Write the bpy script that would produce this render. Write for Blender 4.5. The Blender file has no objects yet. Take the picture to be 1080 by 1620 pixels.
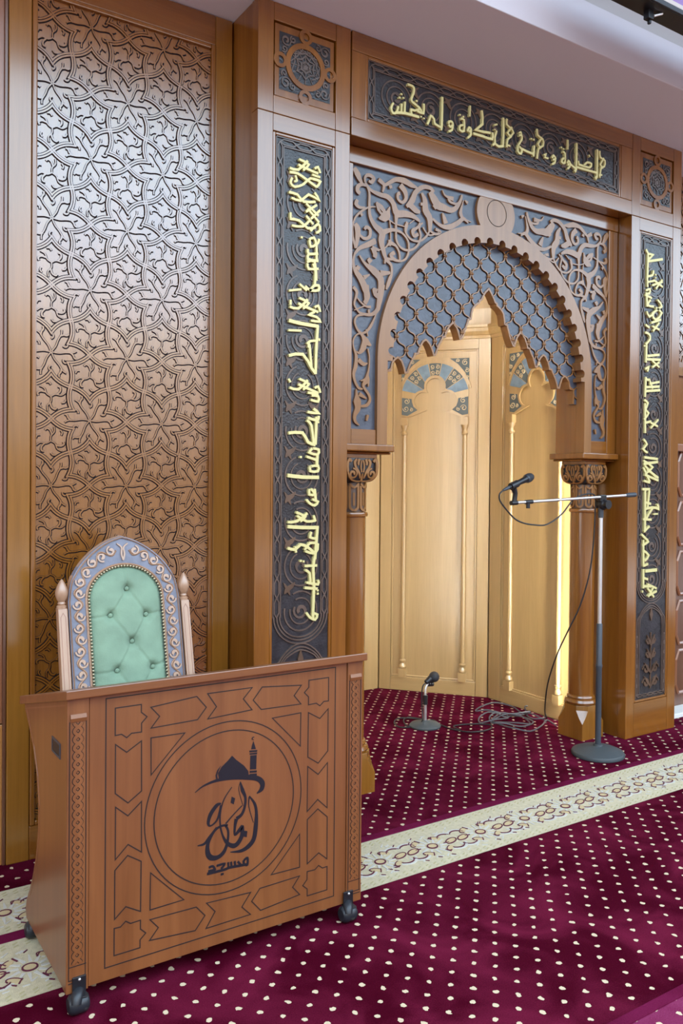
import bpy, bmesh, math, random
from mathutils import Vector, Matrix
from mathutils.geometry import tessellate_polygon
random.seed(7)
PI = math.pi
SC = bpy.context.scene
COL = SC.collection

# ------------------------------------------------------------------ camera
FPX = 1310.0                       # focal length in pixels of the 1080x1620 frame
th = math.atan(FPX / 2000.0); pit = math.radians(-0.7); rol = math.radians(0.5)
r0 = Vector((math.cos(th), -math.sin(th), 0)); f0 = Vector((math.sin(th), math.cos(th), 0)); u0 = Vector((0, 0, 1))
fw = f0 * math.cos(pit) + u0 * math.sin(pit); up = u0 * math.cos(pit) - f0 * math.sin(pit)
rt = r0 * math.cos(rol) + up * math.sin(rol); up = up * math.cos(rol) - r0 * math.sin(rol)
cd = bpy.data.cameras.new('camera'); cam = bpy.data.objects.new('camera', cd); COL.objects.link(cam)
cd.sensor_fit = 'AUTO'; cd.sensor_width = 36.0; cd.lens = FPX / 1620.0 * 36.0
cd.shift_y = -31.0 / 1620.0; cd.clip_start = 0.05; cd.clip_end = 100
m = Matrix((rt, up, -fw)).transposed().to_4x4(); m.translation = Vector((0, 0, 1.55))
cam.matrix_world = m
SC.camera = cam

# ------------------------------------------------------------------ light and exposure
SC.view_settings.view_transform = 'Standard'; SC.view_settings.look = 'None'
SC.view_settings.exposure = -0.70; SC.view_settings.gamma = 1.0; SC.view_settings.use_curve_mapping = False
SKYNEAR = 9.6       # radiance of the luminous skylight panels over the hall, nearest the mihrab,
SKYMID = 7.9        # in the middle
SKYFAR = 5.0        # and at the far end
LEFTFILL = 4.0       # radiance of the added pane that lights the hall from the left
LED = 118.0          # radiance of the warm led strips in the niche
w = bpy.data.worlds.new('hall_light'); SC.world = w; w.use_nodes = True
bg = w.node_tree.nodes['Background']; bg.inputs[0].default_value = (1.0, 0.83, 0.76, 1); bg.inputs[1].default_value = 0.55

# ------------------------------------------------------------------ materials
def nodes(name):
    m = bpy.data.materials.new(name); m.use_nodes = True
    nt = m.node_tree; b = nt.nodes['Principled BSDF']
    return m, nt, b
def mat(name, col, rough=0.5, metal=0.0, spec=0.5, bump=0.0, bscale=60, var=0.0, vscale=8, coat=0.0, sheen=0.0):
    m, nt, b = nodes(name)
    b.inputs['Base Color'].default_value = (*col, 1); b.inputs['Roughness'].default_value = rough
    b.inputs['Metallic'].default_value = metal; b.inputs['Specular IOR Level'].default_value = spec
    b.inputs['Coat Weight'].default_value = coat; b.inputs['Sheen Weight'].default_value = sheen
    tc = nt.nodes.new('ShaderNodeTexCoord')
    if var:
        n = nt.nodes.new('ShaderNodeTexNoise'); n.inputs['Scale'].default_value = vscale; n.inputs['Detail'].default_value = 6
        nt.links.new(tc.outputs['Object'], n.inputs['Vector'])
        r = nt.nodes.new('ShaderNodeValToRGB'); r.color_ramp.elements[0].position = 0.3; r.color_ramp.elements[1].position = 0.7
        r.color_ramp.elements[0].color = (*[c * (1 - var) for c in col], 1); r.color_ramp.elements[1].color = (*[min(1, c * (1 + var)) for c in col], 1)
        nt.links.new(n.outputs['Fac'], r.inputs['Fac']); nt.links.new(r.outputs['Color'], b.inputs['Base Color'])
    if bump:
        n = nt.nodes.new('ShaderNodeTexNoise'); n.inputs['Scale'].default_value = bscale; n.inputs['Detail'].default_value = 4
        nt.links.new(tc.outputs['Object'], n.inputs['Vector'])
        bp = nt.nodes.new('ShaderNodeBump'); bp.inputs['Strength'].default_value = bump; bp.inputs['Distance'].default_value = 0.004
        nt.links.new(n.outputs['Fac'], bp.inputs['Height']); nt.links.new(bp.outputs['Normal'], b.inputs['Normal'])
    return m
def wood(name, c1, c2, axis='z', rough=0.3, coat=0.0, scale=1.0, spec=1.0, ior=1.55):
    m, nt, b = nodes(name)
    tc = nt.nodes.new('ShaderNodeTexCoord'); mp = nt.nodes.new('ShaderNodeMapping')
    s = {'z': (14, 14, 0.7), 'x': (0.7, 14, 14), 'y': (14, 0.7, 14)}[axis]
    mp.inputs['Scale'].default_value = [q * scale for q in s]
    nt.links.new(tc.outputs['Object'], mp.inputs['Vector'])
    n = nt.nodes.new('ShaderNodeTexNoise'); n.inputs['Scale'].default_value = 1.0; n.inputs['Detail'].default_value = 8; n.inputs['Roughness'].default_value = 0.6; n.inputs['Distortion'].default_value = 0.6
    n2 = nt.nodes.new('ShaderNodeTexNoise'); n2.inputs['Scale'].default_value = 9.0; n2.inputs['Detail'].default_value = 3
    nt.links.new(mp.outputs['Vector'], n.inputs['Vector']); nt.links.new(mp.outputs['Vector'], n2.inputs['Vector'])
    mx = nt.nodes.new('ShaderNodeMath'); mx.operation = 'MULTIPLY_ADD'; mx.inputs[1].default_value = 0.3
    nt.links.new(n2.outputs['Fac'], mx.inputs[0]); nt.links.new(n.outputs['Fac'], mx.inputs[2])
    r = nt.nodes.new('ShaderNodeValToRGB'); r.color_ramp.elements[0].position = 0.45; r.color_ramp.elements[1].position = 0.85
    r.color_ramp.elements[0].color = (*c1, 1); r.color_ramp.elements[1].color = (*c2, 1)
    nt.links.new(mx.outputs[0], r.inputs['Fac']); nt.links.new(r.outputs['Color'], b.inputs['Base Color'])
    b.inputs['Roughness'].default_value = rough; b.inputs['Specular IOR Level'].default_value = spec; b.inputs['IOR'].default_value = ior; b.inputs['Coat Weight'].default_value = coat; b.inputs['Coat Roughness'].default_value = 0.15
    return m
def emit(name, col, s):
    m, nt, b = nodes(name)
    b.inputs['Base Color'].default_value = (0, 0, 0, 1)
    b.inputs['Emission Color'].default_value = (*col, 1); b.inputs['Emission Strength'].default_value = s
    return m
C1 = (0.178, 0.058, 0.007); C2 = (0.265, 0.093, 0.013)
WV = wood('wood_grain_upright', C1, C2, 'z', 0.16); WH = wood('wood_grain_level', C1, C2, 'x', 0.16)
WL = wood('lattice_wood', C1, C2, 'z', 0.19, ior=1.75)
WY = wood('wood_grain_deep', C1, C2, 'y', 0.2)
WG = wood('golden_wood', (0.22, 0.083, 0.010), (0.305, 0.122, 0.018), 'z', 0.16)
WRED = wood('red_brown_wood', (0.22, 0.075, 0.03), (0.30, 0.11, 0.045), 'z', 0.3)
WDARK = wood('dark_red_wood', (0.10, 0.035, 0.016), (0.16, 0.06, 0.028), 'z', 0.3)
WD = wood('desk_wood', (0.165, 0.050, 0.012), (0.245, 0.083, 0.023), 'z', 0.33); WDH = wood('desk_wood_level', (0.165, 0.050, 0.012), (0.245, 0.083, 0.023), 'x', 0.33)
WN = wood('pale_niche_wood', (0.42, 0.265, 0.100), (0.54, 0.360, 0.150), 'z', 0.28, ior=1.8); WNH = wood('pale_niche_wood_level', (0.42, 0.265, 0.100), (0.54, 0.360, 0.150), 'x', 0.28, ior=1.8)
WC = wood('carved_wood', (0.23, 0.098, 0.032), (0.32, 0.145, 0.05), 'z', 0.24, spec=0.62, ior=1.5)
WCH = wood('throne_wood', (0.34, 0.18, 0.105), (0.44, 0.25, 0.15), 'z', 0.35)
SHADEGROOVE = mat('shadow_and_groove_dark', (0.014, 0.007, 0.005), 0.7, spec=0.15)  # near-black: painted shade beside carved relief, also the roundel's groove line
PAT = mat('dark_patina', (0.031, 0.028, 0.031), 0.22, spec=0.45, bump=0.5, bscale=90, var=0.35, vscale=20)
PATL = mat('brown_patina', (0.105, 0.066, 0.050), 0.30, spec=0.6, var=0.3, vscale=12)
LEAF = mat('brown_leaf_patina', (0.105, 0.058, 0.036), 0.3, var=0.3, vscale=12)
BLUE = mat('blue_grey_field', (0.066, 0.074, 0.100), 0.34, spec=0.6, bump=0.35, bscale=70, var=0.25, vscale=14)
BLUE2 = mat('blue_tile', (0.20, 0.30, 0.42), 0.4, var=0.2, vscale=16)
CARVG = mat('grey_carved_ground', (0.11, 0.14, 0.16), 0.45)
PALE = mat('pale_scroll', (0.62, 0.52, 0.34), 0.4)
THB = mat('throne_blue', (0.165, 0.168, 0.215), 0.45, bump=0.3, bscale=80, var=0.2, vscale=15)
GOLD = mat('gold_leaf_paint', (0.72, 0.62, 0.27), 0.42, metal=0.15)
BLACK = mat('black_vinyl', (0.012, 0.011, 0.016), 0.4); GROOVE = mat('groove_black', (0.018, 0.012, 0.012), 0.5)
GREEN = mat('green_velvet', (0.205, 0.305, 0.205), 0.75, var=0.16, vscale=9, bump=0.25, bscale=160, sheen=0.15)
BRASS = mat('old_brass', (0.42, 0.36, 0.24), 0.3, metal=0.9)
CHROME = mat('chrome', (0.82, 0.82, 0.83), 0.42, metal=1.0); DGREY = mat('dark_grey_metal', (0.045, 0.052, 0.065), 0.45)
BASEG = mat('grey_iron_base', (0.055, 0.066, 0.072), 0.5, bump=0.3, bscale=120); RUBBER = mat('rubber_grey', (0.015, 0.017, 0.022), 0.4)
PLAST = mat('black_plastic', (0.012, 0.012, 0.015), 0.35); MESHB = mat('mic_mesh', (0.02, 0.022, 0.028), 0.5, bump=0.8, bscale=500)
CABLE = mat('black_cable', (0.015, 0.014, 0.016), 0.5); CABLEG = mat('grey_cable', (0.085, 0.085, 0.10), 0.45)
PAINT = mat('white_paint', (0.82, 0.78, 0.84), 0.6); PAINT2 = mat('grey_paint', (0.62, 0.59, 0.60), 0.6); WHITE = mat('white_trim', (0.75, 0.74, 0.70), 0.5)
WHITEWALL = mat('white_hall_wall', (0.80, 0.77, 0.76), 0.8)
PLASTER = mat('hall_dado', (0.25, 0.17, 0.12), 0.7); PALEFLOOR = mat('pale_hall_floor', (0.62, 0.56, 0.52), 0.7)
SKYN = emit('skylight_panel_near', (0.60, 0.81, 1.0), SKYNEAR); SKYM = emit('skylight_panel_middle', (0.72, 0.85, 1.0), SKYMID); SKYF = emit('skylight_panel_far', (1.0, 0.92, 0.86), SKYFAR); LEFTFILLM = emit('added_fill_glow', (1.0, 0.98, 0.94), LEFTFILL)
LEDM = emit('warm_led', (1.0, 0.98, 0.88), LED); SCR = emit('violet_screen', (0.52, 0.36, 0.95), 1.1); SCRW = emit('screen_white_edge', (0.93, 0.92, 1.0), 1.2)

def carpet(name, base, lit, dots=True, ox=1.779, oy=2.5236):
    m, nt, b = nodes(name); N = nt.nodes.new; L = nt.links.new
    tc = N('ShaderNodeTexCoord'); sep = N('ShaderNodeSeparateXYZ')
    nz = N('ShaderNodeTexNoise'); nz.inputs['Scale'].default_value = 55; nz.inputs['Detail'].default_value = 2
    L(tc.outputs['Object'], nz.inputs['Vector'])
    sub = N('ShaderNodeVectorMath'); sub.operation = 'SUBTRACT'; sub.inputs[1].default_value = (0.5, 0.5, 0.5); L(nz.outputs['Color'], sub.inputs[0])
    scl = N('ShaderNodeVectorMath'); scl.operation = 'SCALE'; scl.inputs['Scale'].default_value = 0.016; L(sub.outputs[0], scl.inputs[0])
    add = N('ShaderNodeVectorMath'); add.operation = 'ADD'; L(tc.outputs['Object'], add.inputs[0]); L(scl.outputs[0], add.inputs[1])
    L(add.outputs[0], sep.inputs[0])
    def M(op, a, bb=None, c=None):
        n = N('ShaderNodeMath'); n.operation = op
        for i, v in enumerate((a, bb, c)):
            if v is None: continue
            if isinstance(v, (int, float)): n.inputs[i].default_value = v
            else: L(v, n.inputs[i])
        return n.outputs[0]
    def grid(dx, dy, px, py):
        a = M('SUBTRACT', M('PINGPONG', M('SUBTRACT', sep.outputs[0], dx), px / 2), 0.0)
        c = M('SUBTRACT', M('PINGPONG', M('SUBTRACT', sep.outputs[1], dy), py / 2), 0.0)
        return M('SQRT', M('ADD', M('MULTIPLY', a, a), M('MULTIPLY', c, c)))
    px, py = 0.093, 0.0985
    d = M('MINIMUM', grid(ox, oy, px, py), grid(ox + px / 2, oy + py / 2, px, py))
    mask = M('LESS_THAN', d, 0.0088 if dots else -1.0)
    n1 = N('ShaderNodeTexNoise'); n1.inputs['Scale'].default_value = 3.2; n1.inputs['Detail'].default_value = 5; n1.inputs['Distortion'].default_value = 1.2
    n2 = N('ShaderNodeTexNoise'); n2.inputs['Scale'].default_value = 240; n2.inputs['Detail'].default_value = 2
    L(tc.outputs['Object'], n1.inputs['Vector']); L(tc.outputs['Object'], n2.inputs['Vector'])
    rp = N('ShaderNodeValToRGB'); rp.color_ramp.elements[0].position = 0.38; rp.color_ramp.elements[1].position = 0.70
    rp.color_ramp.elements[0].color = (*base, 1); rp.color_ramp.elements[1].color = (*lit, 1)
    L(M('MULTIPLY_ADD', M('SUBTRACT', n2.outputs['Fac'], 0.5), 0.35, n1.outputs['Fac']), rp.inputs['Fac'])
    mx = N('ShaderNodeMixRGB'); mx.inputs['Color2'].default_value = (0.62, 0.49, 0.33, 1)
    L(mask, mx.inputs['Fac']); L(rp.outputs['Color'], mx.inputs['Color1']); L(mx.outputs['Color'], b.inputs['Base Color'])
    b.inputs['Roughness'].default_value = 0.85; b.inputs['Sheen Weight'].default_value = 0.0; b.inputs['Sheen Roughness'].default_value = 0.5
    b.inputs['Sheen Tint'].default_value = (0.9, 0.25, 0.55, 1); b.inputs['Specular IOR Level'].default_value = 0.02
    bp = N('ShaderNodeBump'); bp.inputs['Strength'].default_value = 0.5; bp.inputs['Distance'].default_value = 0.004
    L(n2.outputs['Fac'], bp.inputs['Height']); L(bp.outputs['Normal'], b.inputs['Normal'])
    return m
CARP = carpet('maroon_dotted_carpet', (0.050, 0.001, 0.008), (0.125, 0.008, 0.028))
CARN = carpet('niche_dotted_carpet', (0.050, 0.001, 0.008), (0.115, 0.007, 0.026))
CARE = carpet('maroon_edge', (0.10, 0.006, 0.028), (0.14, 0.010, 0.045), dots=False)
CARR = carpet('bright_maroon_rug', (0.15, 0.012, 0.05), (0.23, 0.035, 0.095))
CREAM = mat('cream_carpet', (0.48, 0.405, 0.245), 0.9, bump=0.6, bscale=260, var=0.14, vscale=60, sheen=0.3)
CRWH = mat('white_pile', (0.54, 0.51, 0.46), 0.9, bump=0.5, bscale=260); CRMA = mat('maroon_outline_pile', (0.10, 0.01, 0.03), 0.9); CRTAN = mat('tan_pile', (0.52, 0.40, 0.22), 0.9)
CRGR = mat('olive_pile', (0.42, 0.37, 0.20), 0.9)

# ------------------------------------------------------------------ mesh helpers
def facade(y, ox=0.0, oz=0.0):          # a vertical board facing the hall: (a, b) on its face, h towards the viewer
    return lambda a, b, h: (ox + a, y - h, oz + b)
def catmull(pts, ws, n=4, closed=False):
    if len(pts) < 3: return pts, ws
    P, W = [], []
    k = len(pts)
    rng = range(k if closed else k - 1)
    for i in rng:
        g = (lambda j: pts[j % k]) if closed else (lambda j: pts[min(max(j, 0), k - 1)])
        p0, p1, p2, p3 = g(i - 1), g(i), g(i + 1), g(i + 2)
        w1, w2 = ws[i], ws[(i + 1) % k]
        for s in range(n):
            t = s / n
            P.append(tuple(0.5 * (2 * p1[c] + (p2[c] - p0[c]) * t + (2 * p0[c] - 5 * p1[c] + 4 * p2[c] - p3[c]) * t * t + (3 * p1[c] - p0[c] - 3 * p2[c] + p3[c]) * t ** 3) for c in range(len(p1))))
            W.append(w1 + (w2 - w1) * t)
    if not closed: P.append(pts[-1]); W.append(ws[-1])
    return P, W
class MB:
    def __init__(s): s.v = []; s.f = []
    def box(s, x0, x1, y0, y1, z0, z1):
        i = len(s.v)
        s.v += [(x0, y0, z0), (x1, y0, z0), (x1, y1, z0), (x0, y1, z0), (x0, y0, z1), (x1, y0, z1), (x1, y1, z1), (x0, y1, z1)]
        s.f += [tuple(i + k for k in q) for q in ((0, 3, 2, 1), (4, 5, 6, 7), (0, 1, 5, 4), (1, 2, 6, 5), (2, 3, 7, 6), (3, 0, 4, 7))]
        return s
    def ribbon(s, pts, w, h0, h1, mp, n=0, closed=False, dome=False):
        s.k = getattr(s, 'k', 0) + 1; h1 = h1 + (s.k % 31) * 1.3e-5 * (1 if h1 > h0 else -1)    # no two crossing strokes share a top plane
        ws = list(w) if isinstance(w, (list, tuple)) else [w] * len(pts)
        pts = [tuple(p) for p in pts]
        if n: pts, ws = catmull(pts, ws, n, closed)
        k = len(pts); i0 = len(s.v); m = 5 if dome else 4
        for i in range(k):
            a = pts[(i - 1) % k] if (closed or i > 0) else pts[i]; b = pts[(i + 1) % k] if (closed or i < k - 1) else pts[i]; p = pts[i]
            d1 = (p[0] - a[0], p[1] - a[1]); d2 = (b[0] - p[0], b[1] - p[1])
            l1 = math.hypot(*d1); l2 = math.hypot(*d2)
            if l1 < 1e-9: d1, l1 = d2, l2
            if l2 < 1e-9: d2, l2 = d1, l1
            if l1 < 1e-9: d1 = d2 = (1, 0); l1 = l2 = 1
            n1 = (-d1[1] / l1, d1[0] / l1); n2 = (-d2[1] / l2, d2[0] / l2)
            nx, ny = n1[0] + n2[0], n1[1] + n2[1]; ln = math.hypot(nx, ny)
            if ln < 1e-6: nx, ny, ln = n1[0], n1[1], 1
            nx, ny = nx / ln, ny / ln
            k_ = min(2.2, 1.0 / max(0.35, nx * n1[0] + ny * n1[1])) * ws[i] / 2
            L_ = (p[0] + nx * k_, p[1] + ny * k_); R_ = (p[0] - nx * k_, p[1] - ny * k_)
            if dome:
                q = h0 + (h1 - h0) * 0.55
                s.v += [mp(*L_, h0), mp(*L_, q), mp(p[0], p[1], h1), mp(*R_, q), mp(*R_, h0)]
            else: s.v += [mp(*L_, h0), mp(*L_, h1), mp(*R_, h1), mp(*R_, h0)]
        for i in range(k if closed else k - 1):
            a = i0 + m * i; b = i0 + m * ((i + 1) % k)
            for j in range(m - 1): s.f.append((a + j, a + j + 1, b + j + 1, b + j))
        if not closed:
            s.f.append(tuple(i0 + j for j in range(m))[::-1]); e = i0 + m * (k - 1); s.f.append(tuple(e + j for j in range(m)))
        return s
    def poly(s, pts, h0, h1, mp):
        k = len(pts); i0 = len(s.v)
        s.v += [mp(p[0], p[1], h0) for p in pts] + [mp(p[0], p[1], h1) for p in pts]
        for t in tessellate_polygon([[Vector((p[0], p[1], 0)) for p in pts]]):
            s.f.append(tuple(i0 + k + j for j in t)); s.f.append(tuple(i0 + j for j in reversed(t)))
        for i in range(k):
            j = (i + 1) % k; s.f.append((i0 + i, i0 + j, i0 + k + j, i0 + k + i))
        return s
    def lathe(s, prof, c=(0, 0, 0), seg=24, axis='z', a0=0.0, a1=2 * PI, mfun=None):
        full = abs(a1 - a0 - 2 * PI) < 1e-6; n = seg if full else seg + 1; i0 = len(s.v)
        for r, z in prof:
            for k in range(n):
                t = a0 + (a1 - a0) * k / seg; x, y = r * math.cos(t), r * math.sin(t)
                p = {'z': (x, y, z), 'x': (z, x, y), 'y': (x, z, y)}[axis]
                p = (p[0] + c[0], p[1] + c[1], p[2] + c[2])
                s.v.append(mfun(p) if mfun else p)
        for i in range(len(prof) - 1):
            for k in range(seg):
                a = i0 + i * n + k; b = i0 + i * n + (k + 1) % n
                s.f.append((a, b, b + n, a + n))
        s.f.append(tuple(i0 + k for k in range(n))[::-1]); s.f.append(tuple(i0 + (len(prof) - 1) * n + k for k in range(n)))
        return s
    def tube(s, pts, r, seg=8, n=0):
        rs = list(r) if isinstance(r, (list, tuple)) else [r] * len(pts)
        if n: pts, rs = catmull([tuple(p) for p in pts], rs, n)
        i0 = len(s.v); k = len(pts); prev = None
        for i in range(k):
            a = Vector(pts[max(i - 1, 0)]); b = Vector(pts[min(i + 1, k - 1)]); d = (b - a)
            d = d.normalized() if d.length > 1e-9 else Vector((0, 0, 1))
            if prev is None:
                prev = d.orthogonal().normalized()
            prev = (prev - d * prev.dot(d)); prev = prev.normalized() if prev.length > 1e-6 else d.orthogonal().normalized()
            q = d.cross(prev)
            for j in range(seg):
                t = 2 * PI * j / seg; o = prev * math.cos(t) + q * math.sin(t)
                s.v.append(tuple(Vector(pts[i]) + o * rs[i]))
        for i in range(k - 1):
            for j in range(seg):
                a = i0 + i * seg + j; b = i0 + i * seg + (j + 1) % seg; s.f.append((a, b, b + seg, a + seg))
        s.f.append(tuple(i0 + j for j in range(seg))[::-1]); s.f.append(tuple(i0 + (k - 1) * seg + j for j in range(seg)))
        return s
    def cyl(s, p, q, r, seg=16): return s.tube([p, q], r, seg)
    def ball(s, c, r, seg=16, sq=(1, 1, 1), mfun=None):
        pr = [(max(1e-4, r * math.sin(PI * i / 10)), -r * math.cos(PI * i / 10)) for i in range(11)]
        return s.lathe(pr, (0, 0, 0), seg, 'z', mfun=lambda p: (mfun or (lambda q: q))((c[0] + p[0] * sq[0], c[1] + p[1] * sq[1], c[2] + p[2] * sq[2])))
    def build(s, name, m, parent=None, bevel=0.0, smooth=False, local=False, org=(0, 0, 0)):
        me = bpy.data.meshes.new(name)
        o_ = Vector(org)                    # meshes are written in world metres unless local=True
        q = parent if not local else None
        while q: o_ = o_ + q.location; q = q.parent
        me.from_pydata([tuple(Vector(p) - o_) for p in s.v], [], s.f); me.validate()
        bm = bmesh.new(); bm.from_mesh(me); bmesh.ops.recalc_face_normals(bm, faces=bm.faces); bm.to_mesh(me); bm.free()
        if smooth:
            me.polygons.foreach_set('use_smooth', [True] * len(me.polygons)); me.update()
            try: me.set_sharp_from_angle(angle=math.radians(40))
            except Exception: pass
        me.materials.append(m)
        o = bpy.data.objects.new(name, me); COL.objects.link(o)
        if parent: o.parent = parent
        elif any(org): o.location = org
        if bevel:
            b = o.modifiers.new('bevel', 'BEVEL'); b.width = bevel; b.segments = 2; b.limit_method = 'ANGLE'
        return o
def thing(name, label, cat, loc=(0, 0, 0), rz=0.0, group=None):
    o = bpy.data.objects.new(name, None); COL.objects.link(o); o.location = loc; o.rotation_euler = (0, 0, rz); o.empty_display_size = 0.1
    return tag(o, label, cat, group)
def tag(o, label, cat, group=None):
    o['label'] = label; o['category'] = cat
    if group: o['group'] = group
    return o
def struct(o): o['kind'] = 'structure'; return o
def lab(o, t): o['label'] = t; return o
def mm(l): return [(l[i] / 1000.0, l[i + 1] / 1000.0) for i in range(0, len(l), 2)]
def strokes(mb, data, mp, h0, h1, n=4, flip=False, dx=0.0, dz=0.0, wmin=0.0, dome=False, ws=1.0):
    for i, (L, W) in enumerate(data):
        P = mm(L); P = [((-a if flip else a) + dx, b + dz) for a, b in P]
        ww = [max(x / 1000.0 * ws, wmin) for x in W] if isinstance(W, list) else max(W / 1000.0 * ws, wmin)
        mb.ribbon(P, ww, h0, h1 - 0.00012 * (i % 6), mp, n, dome=dome)
    return mb
def arc(cx, cz, r, a0, a1, n=24): return [(cx + r * math.cos(math.radians(a0 + (a1 - a0) * i / n)), cz + r * math.sin(math.radians(a0 + (a1 - a0) * i / n))) for i in range(n + 1)]
def rect(x0, x1, z0, z1): return [(x0, z0), (x1, z0), (x1, z1), (x0, z1)]
def spiral(cx, cz, r0, r1, a0, turns, n=22): return [(cx + (r0 + (r1 - r0) * i / n) * math.cos(a0 + turns * 2 * PI * i / n), cz + (r0 + (r1 - r0) * i / n) * math.sin(a0 + turns * 2 * PI * i / n)) for i in range(n + 1)]
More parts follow.
